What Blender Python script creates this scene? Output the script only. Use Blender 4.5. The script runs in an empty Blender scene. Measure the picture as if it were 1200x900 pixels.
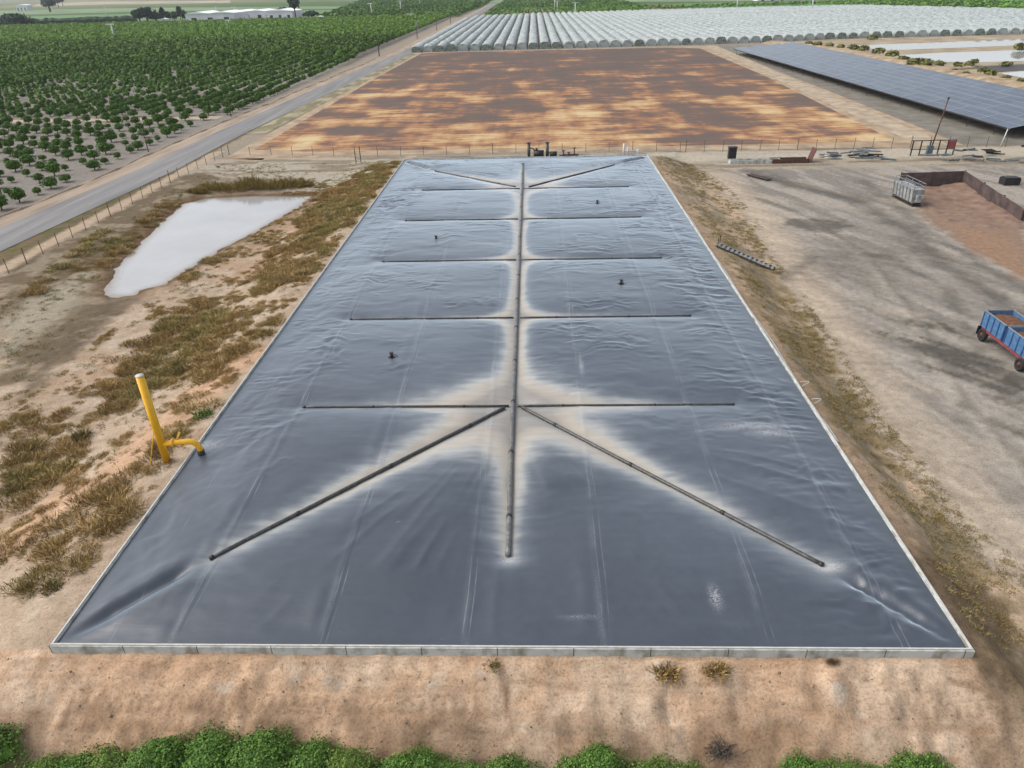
import bpy, math, random
import numpy as np
from mathutils import Vector, Matrix

# ------------------------------------------------------------------ camera, sky, sun, exposure
scene = bpy.context.scene
COL = scene.collection
CAM_H, CAM_F, CAM_P, CAM_Y, CAM_R = 27.2, 830.02, 0.516012, 0.0398413, -0.0271691
_cy, _sy = math.cos(CAM_Y), math.sin(CAM_Y)
FW = np.array([-_sy * math.cos(CAM_P), _cy * math.cos(CAM_P), -math.sin(CAM_P)])
_rt = np.array([_cy, _sy, 0.0]); _up = np.cross(_rt, FW)
RT = _rt * math.cos(CAM_R) + _up * math.sin(CAM_R)
UP = -_rt * math.sin(CAM_R) + _up * math.cos(CAM_R)
cam_d = bpy.data.cameras.new("camera"); cam = bpy.data.objects.new("camera", cam_d); COL.objects.link(cam)
M4 = Matrix.Identity(4)
for i in range(3):
    M4[i][0], M4[i][1], M4[i][2] = RT[i], UP[i], -FW[i]
M4[2][3] = CAM_H
cam.matrix_world = M4
cam_d.sensor_fit = 'HORIZONTAL'; cam_d.sensor_width = 36.0
cam_d.lens = 36.0 * CAM_F / 1200.0
cam_d.clip_start = 0.5; cam_d.clip_end = 20000
scene.camera = cam

SUN_EL, SUN_AZ = math.radians(46), math.atan2(-1.0, 0.0)      # light comes from the far left
world = bpy.data.worlds.new("World"); scene.world = world; world.use_nodes = True
wn, wl = world.node_tree.nodes, world.node_tree.links
bg = wn["Background"]
sky = wn.new("ShaderNodeTexSky"); sky.sky_type = 'NISHITA'; sky.sun_disc = False
sky.sun_elevation = SUN_EL; sky.sun_rotation = SUN_AZ; sky.air_density = 1.0; sky.dust_density = 3.0
hs = wn.new("ShaderNodeHueSaturation"); hs.inputs["Saturation"].default_value = 0.42
wl.new(sky.outputs[0], hs.inputs["Color"]); wl.new(hs.outputs[0], bg.inputs["Color"])
bg.inputs["Strength"].default_value = 0.125
sd = bpy.data.lights.new("sun", 'SUN'); sd.energy = 1.25; sd.angle = math.radians(50); sd.color = (1.0, 0.96, 0.90)
sun = bpy.data.objects.new("sun", sd); COL.objects.link(sun)
sv = Vector((math.sin(SUN_AZ) * math.cos(SUN_EL), math.cos(SUN_AZ) * math.cos(SUN_EL), math.sin(SUN_EL)))
sun.rotation_euler = sv.to_track_quat('Z', 'Y').to_euler(); sun.location = (-80, 60, 120)
vs = scene.view_settings
vs.view_transform = 'Standard'; vs.look = 'None'; vs.gamma = 1; vs.use_curve_mapping = False
vs.exposure = 0.90

# ------------------------------------------------------------------ helpers
RNG = np.random.default_rng(7)
random.seed(11)

def at(u, v, z=0.0):
    d = FW * CAM_F + RT * (u - 600) + UP * (450 - v)
    t = (z - CAM_H) / d[2]
    p = d * t
    return np.array([p[0], p[1], z])

def sstep(a, b, x):
    t = np.clip((x - a) / (b - a), 0, 1); return t * t * (3 - 2 * t)

def _hash(ix, iy, s):
    h = (ix.astype(np.int64) * 374761393 + iy.astype(np.int64) * 668265263 + s * 1442695041) & 0x7fffffff
    h = ((h ^ (h >> 13)) * 1274126177) & 0x7fffffff
    h = h ^ (h >> 16)
    return (h & 0xffff) / 65535.0

def vnoise(x, y, s=0):
    x = np.asarray(x, float); y = np.asarray(y, float)
    ix, iy = np.floor(x), np.floor(y); fx, fy = x - ix, y - iy
    fx = fx * fx * fx * (fx * (fx * 6 - 15) + 10); fy = fy * fy * fy * (fy * (fy * 6 - 15) + 10)
    a, b = _hash(ix, iy, s), _hash(ix + 1, iy, s)
    c, d = _hash(ix, iy + 1, s), _hash(ix + 1, iy + 1, s)
    return (a * (1 - fx) + b * fx) * (1 - fy) + (c * (1 - fx) + d * fx) * fy

def fbm(x, y, s=0, o=4):
    r, a, t = 0, 1.0, 0
    for i in range(o):
        r = r + a * vnoise(x * 2.03 ** i + 17.3 * i, y * 2.03 ** i - 9.1 * i, s + i); t += a; a *= 0.52
    return r / t

def seg_d(x, y, a, b):
    ax, ay, bx, by = a[0], a[1], b[0], b[1]
    dx, dy = bx - ax, by - ay
    t = np.clip(((x - ax) * dx + (y - ay) * dy) / (dx * dx + dy * dy + 1e-12), 0, 1)
    return np.hypot(x - ax - t * dx, y - ay - t * dy)

def line_d(x, y, pts):
    r = None
    for a, b in zip(pts[:-1], pts[1:]):
        d = seg_d(x, y, a, b); r = d if r is None else np.minimum(r, d)
    return r

def poly_sd(x, y, pts):                       # signed distance, negative inside
    pts = [tuple(p[:2]) for p in pts]
    d = line_d(x, y, pts + [pts[0]])
    ins = np.zeros(np.shape(x), bool)
    n = len(pts)
    for i in range(n):
        (x0, y0), (x1, y1) = pts[i], pts[(i + 1) % n]
        c = (y0 > y) != (y1 > y)
        with np.errstate(divide='ignore', invalid='ignore'):
            ins ^= c & (x < (x1 - x0) * (y - y0) / (y1 - y0 + 1e-12) + x0)
    return np.where(ins, -d, d)

def S(r, g, b, k=0.62):
    c = np.array([r, g, b]) / 255.0
    return np.where(c <= .04045, c / 12.92, ((c + .055) / 1.055) ** 2.4) * k

# ------------------------------------------------------------------ the pond rectangle and the ground heights
X0, X1, Y0, Y1 = -21.60, 18.40, 20.90, 119.37          # outer edge of the concrete rim
RIMZ, CREST = 2.20, 1.80

POND = [at(u, v, -0.5) for u, v in ((122, 346), (135, 315), (165, 285), (192, 259), (214, 240), (240, 232), (300, 229), (366, 230), (352, 241), (330, 254), (290, 277), (262, 291), (243, 303), (218, 317), (195, 333), (165, 341), (160, 346), (140, 348))]

def gz(x, y):
    x = np.asarray(x, float); y = np.asarray(y, float)
    w = (fbm(x * .25, y * .25, 3, 3) - .5)
    dl = X0 - x + w * 1.5
    zl = CREST - (CREST + .3) * sstep(.8, 11.5, dl)
    zl = np.where(x < -46, -.3 + .3 * sstep(-50, -57, x), zl)
    zl = zl + .3 * sstep(108, 118, y) * sstep(6, 11, dl) * (x > -50)
    dr = x - X1 + w * .8
    run = 4.2 + 3.6 * sstep(35, 85, y)
    zr = CREST - CREST * sstep(.3, run, dr)
    df = Y0 - y
    zf = CREST - .62 * np.clip(df - .25 + w * .5, 0, 5.2)
    db = y - Y1
    zb = CREST - (CREST - .25) * sstep(.6, 8, db) - .25 * sstep(8, 16, db)
    z = np.minimum(np.minimum(zl, zr), np.minimum(zf, zb))
    near = sstep(131, 126, y) * sstep(-58, -55, x) * sstep(64, 60, x)
    amp = np.where(x > 26, .05, .16)
    z = z + near * (fbm(x * .9, y * .9, 9, 4) - .5) * amp
    bank = sstep(21.2, 20.4, y) * near
    z = z + bank * ((fbm(x * 1.3, y * 1.1, 21, 5) - .5) * .40 - .10 * sstep(.60, .72, 1 - np.abs(2 * fbm(x * .55 + 3, y * .12, 23, 3) - 1)))
    m = (x > -58) & (x < -28) & (y > 60) & (y < 112)
    if np.any(m):
        sd_ = np.full(x.shape, 9.0)
        sd_[m] = poly_sd(x[m], y[m], POND) + (fbm(x[m] * .8, y[m] * .8, 5, 3) - .5) * 1.0
        zw = -.5 + np.clip(sd_, -2, 9) * .16
        z = np.where((sd_ < 3.0), np.minimum(z, zw), z)
    ins = (x > X0 + .3) & (x < X1 - .3) & (y > Y0 + .3) & (y < Y1 - .3)
    return np.where(ins, -1.0, z)

def gz1(x, y): return float(gz(np.array([x]), np.array([y]))[0])

def atg(u, v):                                 # point of the ground seen there
    z = 0.0
    for _ in range(14):
        p = at(u, v, z); q = gz1(p[0], p[1]); q = CREST if q < -.95 else q; z = .5 * z + .5 * q
    return np.array([p[0], p[1], q])

# ------------------------------------------------------------------ materials
def nodes_of(name):
    m = bpy.data.materials.new(name); m.use_nodes = True
    nt = m.node_tree
    return m, nt, nt.nodes["Principled BSDF"]

def N(nt, t, **kw):
    n = nt.nodes.new(t)
    for k, v in kw.items():
        if k in n.inputs: n.inputs[k].default_value = v
        else: setattr(n, k, v)
    return n

def ramp(nt, fac, stops):
    r = nt.nodes.new("ShaderNodeValToRGB"); e = r.color_ramp.elements
    while len(e) < len(stops): e.new(.5)
    for i, (p, c) in enumerate(stops):
        e[i].position = p; e[i].color = (*c, 1) if len(c) == 3 else c
    nt.links.new(fac, r.inputs[0]); return r.outputs[0]

def mixc(nt, fac, a, b, mode='MIX'):
    m = nt.nodes.new("ShaderNodeMix"); m.data_type = 'RGBA'; m.blend_type = mode
    for v, i in ((fac, 0), (a, 6), (b, 7)):
        if isinstance(v, (int, float)): m.inputs[i].default_value = v
        elif hasattr(v, 'is_linked') or hasattr(v, 'links'): nt.links.new(v, m.inputs[i])
        else: m.inputs[i].default_value = (*[float(q) for q in v], 1)
    return m.outputs[2]

def math_n(nt, op, a, b=0.0, c=0.0, clamp=False):
    m = nt.nodes.new("ShaderNodeMath"); m.operation = op; m.use_clamp = clamp
    for i, v in enumerate((a, b, c)):
        if isinstance(v, (int, float)): m.inputs[i].default_value = v
        else: nt.links.new(v, m.inputs[i])
    return m.outputs[0]

def noise(nt, scale, detail=4, vec=None, stretch=None, rough=.55, rot=0.0):
    n = N(nt, "ShaderNodeTexNoise"); n.inputs["Scale"].default_value = scale
    n.inputs["Detail"].default_value = detail; n.inputs["Roughness"].default_value = rough
    tc = None
    if vec is None:
        tc = nt.nodes.get("TC") or nt.nodes.new("ShaderNodeTexCoord"); tc.name = "TC"; vec = tc.outputs["Object"]
    if stretch is not None or rot:
        mp = nt.nodes.new("ShaderNodeMapping"); mp.inputs["Scale"].default_value = stretch or (1, 1, 1)
        mp.inputs["Rotation"].default_value = (0, 0, rot)
        nt.links.new(vec, mp.inputs[0]); vec = mp.outputs[0]
    nt.links.new(vec, n.inputs["Vector"])
    return n.outputs["Fac"]

def bump(nt, bsdf, h, strength=.3, dist=.05):
    b = N(nt, "ShaderNodeBump"); b.inputs["Strength"].default_value = strength; b.inputs["Distance"].default_value = dist
    nt.links.new(h, b.inputs["Height"]); nt.links.new(b.outputs[0], bsdf.inputs["Normal"])

def plain(name, c, rough=.7, metal=0.0, var=.25, scale=3.0, bmp=0.0, spec=.5, c2=None, thr=(.35, .7)):
    m, nt, b = nodes_of(name)
    n = noise(nt, scale, 5)
    c = np.array(c, float)
    c2 = np.array(c2, float) if c2 is not None else c * (1 - var)
    col = ramp(nt, n, [(thr[0], c2), (thr[1], c * (1 + var * .4))])
    nt.links.new(col, b.inputs["Base Color"])
    b.inputs["Roughness"].default_value = rough; b.inputs["Metallic"].default_value = metal
    b.inputs["Specular IOR Level"].default_value = spec
    if bmp: bump(nt, b, n, bmp, .04)
    return m

def foliage(name, dark, light, scale=1.2, attr=None):
    m, nt, b = nodes_of(name)
    g = N(nt, "ShaderNodeNewGeometry")
    n = noise(nt, scale, 4, vec=g.outputs["Position"])
    rnd = g.outputs["Random Per Island"]
    f = math_n(nt, 'ADD', math_n(nt, 'MULTIPLY', n, .7), math_n(nt, 'MULTIPLY', rnd, .45))
    col = ramp(nt, f, [(.30, dark), (.80, light)])
    if attr:
        a = N(nt, "ShaderNodeAttribute"); a.attribute_name = attr
        col = mixc(nt, 1.0, col, a.outputs["Color"], 'MULTIPLY')
    nt.links.new(col, b.inputs["Base Color"]); b.inputs["Roughness"].default_value = .6
    b.inputs["Specular IOR Level"].default_value = .12
    return m

MT = {}
MT['concrete'] = plain('concrete', S(208, 211, 207), .85, var=.35, scale=1.4, bmp=.2, c2=S(148, 148, 134), thr=(.30, .55))
nt = MT['concrete'].node_tree; b = nt.nodes["Principled BSDF"]; src = b.inputs["Base Color"].links[0].from_socket
sx = N(nt, "ShaderNodeSeparateXYZ"); nt.links.new(nt.nodes["TC"].outputs["Object"], sx.inputs[0])
jx = math_n(nt, 'LESS_THAN', math_n(nt, 'FRACT', math_n(nt, 'DIVIDE', sx.outputs["X"], 3.3)), .011)
stn = ramp(nt, noise(nt, .9, 5, stretch=(1, 1, .15)), [(.52, (0, 0, 0)), (.66, (.75, .75, .75))])
src = mixc(nt, stn, src, S(134, 126, 104)); src = mixc(nt, jx, src, S(70, 68, 62)); nt.links.new(src, b.inputs["Base Color"])
MT['batten'] = plain('batten', S(225, 222, 214), .55, var=.2, scale=4)
MT['pipe'] = plain('weight_pipe', S(88, 88, 86), .42, var=.4, scale=5, c2=S(58, 58, 58), thr=(.35, .65))
MT['pipe_pale'] = plain('weight_pipe_grey', S(128, 128, 126), .45, var=.4, scale=4, c2=S(90, 89, 86), thr=(.35, .65))
MT['coupling'] = plain('coupling', S(45, 45, 46), .5, scale=6)
MT['black'] = plain('black_rubber', (.012, .012, .013), .55, scale=5)
MT['yellow'] = plain('yellow_paint', (.80, .42, .010), .42, var=.12, scale=5)
MT['steel'] = plain('galvanised_steel', S(175, 178, 180), .42, .55, var=.25, scale=5)
MT['darksteel'] = plain('dark_steel', S(70, 68, 66), .6, .3, var=.4, scale=4)
MT['rust'] = plain('rusty_steel', S(112, 74, 58), .8, var=.4, scale=3, c2=S(75, 55, 48))
MT['wallrust'] = plain('bunker_board', S(105, 86, 82), .8, var=.4, scale=1.1, c2=S(72, 60, 58))
MT['blue'] = plain('blue_paint', (.028, .10, .22), .55, var=.35, scale=3.5, c2=(.10, .17, .25), thr=(.30, .62))
MT['bluedark'] = plain('blue_paint_dark', (.015, .07, .22), .5, var=.35, scale=3)
MT['red'] = plain('red_paint', (.30, .03, .04), .5, var=.4, scale=3, c2=(.16, .06, .06))
MT['tyre'] = plain('tyre', (.014, .013, .013), .85, scale=8)
MT['soilload'] = plain('soil_load', S(140, 92, 62), .95, scale=3, bmp=.9, c2=S(95, 66, 48))
MT['silver'] = plain('hopper_metal', S(205, 208, 208), .45, .25, var=.3, scale=2.2, c2=S(150, 152, 150))
MT['white'] = plain('white_paint', S(235, 235, 232), .6, var=.1)
MT['roof'] = plain('white_roof', (.82, .83, .84), .5, var=.08, scale=.05)
MT['shedwall'] = plain('shed_wall', (.60, .62, .64), .6, var=.12, scale=.1)
MT['post'] = plain('fence_post', S(92, 84, 76), .8, scale=5)
MT['wire'] = plain('fence_wire', S(140, 138, 134), .5, .5)
MT['bark'] = plain('bark', S(95, 78, 62), .9, scale=5, bmp=.5)
MT['polewood'] = plain('pole_wood', S(105, 92, 80), .85, scale=4)
MT['dryleaf'] = foliage('dry_brush_twigs', S(70, 62, 56), S(120, 110, 100), 3)
MT['citrus'] = foliage('citrus_leaves', (.021, .052, .008), (.092, .175, .028), 1.3)
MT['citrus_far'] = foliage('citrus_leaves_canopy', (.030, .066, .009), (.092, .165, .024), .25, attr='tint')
MT['bushleaf'] = foliage('bush_leaves', (.026, .064, .010), (.135, .245, .048), 2.2)
MT['bushleaf_b'] = foliage('bush_leaves_yellowish', (.034, .066, .011), (.165, .250, .052), 2.2)
MT['darktree'] = foliage('dark_tree_leaves', (.012, .026, .014), (.035, .06, .032), .3)
MT['scrub'] = foliage('dry_scrub', S(128, 106, 62), S(214, 180, 120), 1.0, attr='tint')
MT['tuft'] = foliage('green_tuft', S(112, 102, 64), S(178, 160, 108), 1.5, attr='tint')
MT['bermbush'] = foliage('berm_bush', S(92, 96, 52), S(150, 148, 86), .6)
MT['reed'] = foliage('reed', S(116, 100, 54), S(186, 164, 98), 1.2)

# ------------------------------------------------------------------ mesh builder
class MB:
    def __init__(s): s.v, s.f = [], []
    def add(s, vs_, fs):
        o = len(s.v); s.v += [tuple(float(q) for q in p) for p in vs_]; s.f += [tuple(i + o for i in f) for f in fs]
    def box(s, cx, cy, cz, sx, sy, sz, rz=0.0, top=1.0):
        c, n = math.cos(rz), math.sin(rz); P = []
        for dz in (-.5, .5):
            k = top if dz > 0 else 1.0
            for dx, dy in ((-.5, -.5), (.5, -.5), (.5, .5), (-.5, .5)):
                a, b = dx * sx * k, dy * sy * k
                P.append((cx + a * c - b * n, cy + a * n + b * c, cz + dz * sz))
        s.add(P, [(0, 3, 2, 1), (4, 5, 6, 7), (0, 1, 5, 4), (1, 2, 6, 5), (2, 3, 7, 6), (3, 0, 4, 7)])
    def tube(s, pts, r, n=8, cap=True):
        pts = [Vector(p) for p in pts]; rs = r if isinstance(r, (list, tuple)) else [r] * len(pts)
        o = len(s.v); up = None
        for i, p in enumerate(pts):
            t = (pts[min(i + 1, len(pts) - 1)] - pts[max(i - 1, 0)]).normalized()
            if up is None:
                up = Vector((0, 0, 1)) if abs(t.z) < .9 else Vector((1, 0, 0))
            a = t.cross(up).normalized(); up = a.cross(t).normalized()
            for k in range(n):
                q = 2 * math.pi * k / n
                w = p + (a * math.cos(q) + up * math.sin(q)) * rs[i]
                s.v.append((w.x, w.y, w.z))
        for i in range(len(pts) - 1):
            for k in range(n):
                a0, a1 = o + i * n + k, o + i * n + (k + 1) % n
                s.f.append((a0, a0 + n, a1 + n, a1))
        if cap:
            s.f.append(tuple(o + k for k in range(n)))
            e = o + (len(pts) - 1) * n; s.f.append(tuple(e + n - 1 - k for k in range(n)))
    def prism(s, poly, z0, z1):
        n = len(poly)
        P = [(p[0], p[1], z0) for p in poly] + [(p[0], p[1], z1) for p in poly]
        s.add(P, [tuple(range(n - 1, -1, -1)), tuple(range(n, 2 * n))] + [(i, (i + 1) % n, n + (i + 1) % n, n + i) for i in range(n)])
    def mesh(s, name, mat, smooth=False):
        me = bpy.data.meshes.new(name); me.from_pydata(s.v, [], s.f); me.update()
        if mat is not None: me.materials.append(MT[mat] if isinstance(mat, str) else mat)
        if smooth: me.polygons.foreach_set("use_smooth", [True] * len(me.polygons))
        return me
    def build(s, name, mat, parent=None, smooth=False):
        return link(name, s.mesh(name, mat, smooth), parent)

def link(name, me, parent=None, loc=None):
    o = bpy.data.objects.new(name, me); COL.objects.link(o)
    if parent is not None: o.parent = parent
    if loc is not None: o.location = loc
    return o

def np_mesh(name, V, F, mat, smooth=True, attrs=None, colors=None):
    me = bpy.data.meshes.new(name); V = np.asarray(V, np.float32); F = np.asarray(F, np.int32); k = F.shape[1]
    me.vertices.add(len(V)); me.vertices.foreach_set("co", V.ravel())
    me.loops.add(F.size); me.loops.foreach_set("vertex_index", F.ravel())
    me.polygons.add(len(F)); me.polygons.foreach_set("loop_start", np.arange(0, F.size, k, dtype=np.int32))
    me.update(calc_edges=True)
    me.polygons.foreach_set("use_smooth", np.full(len(F), smooth))
    for n, a in (attrs or {}).items():
        at_ = me.attributes.new(n, 'FLOAT', 'POINT'); at_.data.foreach_set("value", np.asarray(a, np.float32).ravel())
    for n, a in (colors or {}).items():
        at_ = me.attributes.new(n, 'FLOAT_COLOR', 'POINT')
        A = np.ones((len(V), 4), np.float32); A[:, :3] = a
        at_.data.foreach_set("color", A.ravel())
    me.materials.append(MT[mat] if isinstance(mat, str) else mat)
    me.validate(); return me

def grid_faces(nx, ny):
    i = np.arange(ny - 1)[:, None] * nx + np.arange(nx - 1)[None, :]
    return np.stack([i, i + 1, i + nx + 1, i + nx], -1).reshape(-1, 4)

def tag(o, label, cat, group=None):
    o['label'] = label; o['category'] = cat
    if group: o['group'] = group
    return o

def thing(name, label, cat, loc=(0, 0, 0), rz=0.0, group=None):
    o = bpy.data.objects.new(name, None); COL.objects.link(o); o.empty_display_size = .3
    o.location = [float(q) for q in loc]; o.rotation_euler = (0, 0, rz)
    return tag(o, label, cat, group)

def struct(name, me, kind='structure'):
    o = link(name, me); o['kind'] = kind; return o

def dup(root, loc, rz=0.0, sc=1.0, label=None, group=None):
    r = root.copy(); COL.objects.link(r); r.location = [float(q) for q in loc]; r.rotation_euler = (0, 0, rz)
    r.scale = sc if isinstance(sc, tuple) else (sc, sc, sc)
    if label: r['label'] = label
    if group: r['group'] = group
    for ch in list(root.children):
        c = ch.copy(); COL.objects.link(c); c.parent = r
        for g in list(ch.children):
            d = g.copy(); COL.objects.link(d); d.parent = c
    return r

# ================================================================== GROUND
def axis(mid, step, lo, hi, g):
    mid = list(mid); s, x, up = step, mid[-1], []
    while x < hi: s *= g; x += s; up.append(x)
    s, x, dn = step, mid[0], []
    while x > lo: s *= g; x -= s; dn.append(x)
    return np.array(dn[::-1] + mid + up)

FAR = 6000.0
gx = axis(np.r_[np.arange(-66, -26, .36), np.arange(-26, 26, .22), np.arange(26, 68, .36)], .36, -FAR, FAR, 1.065)
gy = axis(np.r_[np.arange(15.0, 17.0, .2), np.arange(17.0, 21.2, .07), np.arange(21.2, 138, .30)], .3, -60, FAR, 1.055)
GX, GY = np.meshgrid(gx, gy); gxs, gys = GX.ravel(), GY.ravel()
GZ = gz(gxs, gys)

def pw(pts): return [tuple(atg(u, v)[:2]) for u, v in pts]

C = np.tile(S(170, 158, 140), (len(gxs), 1))
nA = fbm(gxs * .12, gys * .12, 40, 5); nB = fbm(gxs * .5, gys * .5, 50, 4); nC = fbm(gxs * 1.7, gys * 1.7, 60, 3)
nS = fbm(gxs * .10 + gys * .02, gys * .55, 70, 4)

def paint(mask, col):
    global C
    m = np.clip(mask, 0, 1)[:, None]; C = C * (1 - m) + np.asarray(col) * m

def region(x0, x1, y0, y1, soft=.5, wob=1.0):
    w = (nB - .5) * wob
    return sstep(x0 - soft, x0 + soft, gxs + w) * sstep(x1 + soft, x1 - soft, gxs + w) * sstep(y0 - soft, y0 + soft, gys + w) * sstep(y1 + soft, y1 - soft, gys + w)

def polym(px, soft=.6, wob=2.0, world=False):
    pts = px if world else pw(px)
    xs, ys = [p[0] for p in pts], [p[1] for p in pts]
    m = np.zeros(len(gxs)); s = (gxs > min(xs) - 4) & (gxs < max(xs) + 4) & (gys > min(ys) - 4) & (gys < max(ys) + 4)
    d = poly_sd(gxs[s], gys[s], pts) + ((nB[s] - .5) + (nC[s] - .5) * .5) * wob
    m[s] = sstep(soft, -soft, d); return m

def linem(px, w, soft=.5, wob=1.0):
    pts = pw(px); m = np.zeros(len(gxs)); xs, ys = [p[0] for p in pts], [p[1] for p in pts]
    s = (gxs > min(xs) - w - 4) & (gxs < max(xs) + w + 4) & (gys > min(ys) - w - 4) & (gys < max(ys) + w + 4)
    d = line_d(gxs[s], gys[s], pts) + (nB[s] - .5) * wob
    m[s] = sstep(w + soft, w - soft, d); return m

left = sstep(X0 + .2, X0 - .2, gxs) * sstep(-64, -61, gxs) * (gys < 133)
right = (gxs > X1) & (gys < 133)
# far country first
paint((gys > 85) * sstep(-72, -76, gxs), S(156, 149, 140))
paint(sstep(850, 1000, gys), S(92, 122, 70))
paint(sstep(1500, 2200, gys) * sstep(.42, .62, fbm(gxs * .002, gys * .0012, 81, 3)), S(150, 150, 110))
# ---- left side of the pond
paint(left, S(198, 176, 152))
paint(left * sstep(.5, .7, nA), S(194, 164, 136))
paint(left * sstep(.52, .68, nB) * .6, S(214, 196, 174))
paint(left * sstep(.55, .7, nC) * .3, S(165, 138, 110))
paint(region(-60, -22, 108, 132, 1.5, 5) * left, S(192, 182, 164))
paint(region(-58, -22, 108, 132, 2, 5) * left * sstep(.48, .62, nS) * .8, S(142, 128, 106))
paint(polym([(0, 318), (110, 262), (215, 205), (245, 200), (255, 228), (240, 233), (214, 241), (165, 287), (122, 346), (140, 352), (100, 395), (40, 435), (0, 470)], 1, 4), S(128, 112, 90))
paint(polym([(0, 318), (110, 262), (215, 205), (245, 200), (255, 228), (240, 233), (214, 241), (165, 287), (122, 346), (140, 352), (100, 395), (40, 435), (0, 470)], 1, 4) * sstep(.5, .66, nB) * .8, S(168, 154, 132))
paint(polym([(0, 375), (60, 335), (110, 312), (135, 300), (118, 340), (60, 380), (0, 425)], 1, 4) * .75, S(186, 176, 156))
paint(polym([(70, 320), (120, 285), (200, 228), (215, 236), (160, 285), (122, 330), (100, 350)], 1, 4) * sstep(.42, .55, nB), S(106, 88, 56))
sdp = np.full(len(gxs), 99.0); s_ = (gxs > -64) & (gxs < -24) & (gys > 58) & (gys < 116); sdp[s_] = poly_sd(gxs[s_], gys[s_], POND)
paint(sstep(2.6, .4, sdp + (nB - .5) * 2.5) * .8, S(138, 112, 86))
paint(sstep(.9, .0, sdp + (nB - .5) * 1.2) * .9, S(108, 88, 66))
paint(polym([(40, 430), (100, 380), (125, 350), (165, 350), (110, 400), (60, 440), (20, 470)], 1, 3) * .8, S(116, 102, 84))
paint(linem([(0, 640), (60, 600), (130, 555), (215, 480), (260, 440), (300, 420)], 1.6, .9, 2) * left, S(214, 178, 146))
paint(region(-62.5, -60.2, 60, 140, .4, 1), S(206, 184, 158))
paint(region(-65.5, -62.2, 60, 400, .4, 1.5), S(128, 112, 84))
paint(region(-65.5, -62.2, 60, 400, .4, 1.5) * sstep(.5, .6, nB), S(108, 106, 66))
# ---- front bank
bank = (gys < Y0 + .2) & (gxs < 24)
paint(bank * sstep(-40, -20, gxs + 15), S(218, 184, 152))
paint(bank * sstep(.45, .62, nA + (nC - .5) * .3) * .8, S(222, 198, 172))
paint(bank * sstep(19.4, 18.3, gys + (nB - .5) * 1.4) * sstep(.36, .56, fbm(gxs * .55, gys * .5, 90, 4)) * .7, S(148, 122, 98))
paint(bank * sstep(20.6, 19.2, gys) * sstep(.54, .72, fbm(gxs * 1.4, gys * .35, 95, 4)) * .4, S(140, 116, 92))
paint(bank * sstep(.56, .68, fbm(gxs * .2, gys * 3.2, 97, 3)) * .3, S(190, 152, 120))
for u, v, r in ((507, 800, .55), (263, 808, .5), (390, 800, .5), (345, 800, .35), (985, 812, .5), (1003, 835, .4), (1018, 862, .3), (770, 785, .6), (560, 790, .4)):
    p = atg(u, v); d = np.hypot((gxs - p[0]), (gys - p[1]) * 1.3) + (nC - .5) * 1.1 + (nB - .5) * .5
    paint(sstep(r + .15, r - .35, d) * .75 * bank * sstep(.38, .58, nC), S(214, 204, 190))
for v_, w_, k_ in ((800, .05, .5), (812, .07, .4), (826, .16, .55), (838, .10, .5), (852, .08, .4)):
    yb_ = atg(700, v_)[1]; d = np.abs(gys - yb_ + (fbm(gxs * .12, gys * 0, int(v_), 3) - .5) * .5)
    paint(bank * sstep(w_ + .08, w_ - .02, d) * sstep(.40, .58, fbm(gxs * .18, gys * .8, int(v_) + 5, 3)) * k_ * .45, S(160, 130, 104))
yt_ = atg(800, 830)[1]; d = np.abs(gys - yt_); paint(bank * sstep(.32, .22, d) * (np.sin(gxs * 14 + gys * 5) > .1) * sstep(.45, .55, fbm(gxs * .12, gys * .1, 99, 2)) * .45, S(150, 122, 96))
p = atg(978, 776); paint(sstep(.5, .15, np.hypot(gxs - p[0], (gys - p[1]) * 1.6) + (nC - .5) * .3), S(70, 52, 40))
for px in (([(60, 790), (45, 830), (30, 860)]), ([(90, 795), (72, 850)]), ([(130, 795), (95, 855)]), ([(290, 800), (270, 840)]), ([(590, 790), (597, 850)]), ([(1110, 796), (1160, 812)])):
    paint(linem(px, .08, .12, .3) * .75, S(140, 108, 84))
# ---- right embankment and yard
toe_pts = pw([(800, 190), (840, 215), (872, 252), (912, 318), (950, 380), (1030, 510), (1120, 620), (1200, 690), (1290, 760)])
toe_y = np.array([p[1] for p in toe_pts])[::-1]; toe_x = np.array([p[0] for p in toe_pts])[::-1]
tx = np.interp(gys, toe_y, toe_x) + (nB - .5) * 1.6
yard = right * sstep(-.4, .6, gxs - tx)
emb = right * (1 - yard)
paint(emb, S(182, 162, 134))
paint(emb * sstep(.45, .6, nB) * .8, S(152, 132, 98))
paint(emb * sstep(.52, .66, nA + (nC - .5) * .4), S(206, 182, 154))
paint(emb * sstep(.5, .62, fbm(gxs * .8, gys * .3, 120, 4)) * .6, S(140, 132, 112))
paint(emb * sstep(X1 + 1.8, X1 + .6, gxs + (nB - .5)) * .7, S(182, 154, 128))
paint(polym([(1010, 640), (1080, 640), (1200, 715), (1200, 830), (1150, 790), (1060, 660)], 1, 3) * .85, S(118, 100, 78))
ar = fbm((gxs * .9 + gys * .35) * .8, (gys * .9 - gxs * .35) * .12, 130, 4)      # wheel-swept streaks
ar2 = fbm((gxs * .75 + gys * .6) * .9, (gys * .75 - gxs * .6) * .16, 135, 4)
paint(yard, S(182, 174, 163))
paint(yard * sstep(.42, .62, ar) * .95, S(148, 142, 134))
paint(yard * sstep(.52, .70, ar2) * .6, S(190, 177, 160))
paint(yard * sstep(.50, .66, nA) * .55, S(152, 146, 138))
paint(yard * sstep(6.5, 1.0, gxs - tx + (nB - .5) * 3) * .9, S(202, 184, 162))
paint(yard * sstep(6.5, 1.0, gxs - tx) * sstep(.55, .7, ar2) * .5, S(222, 206, 184))
dk = S(94, 90, 84)
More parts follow.
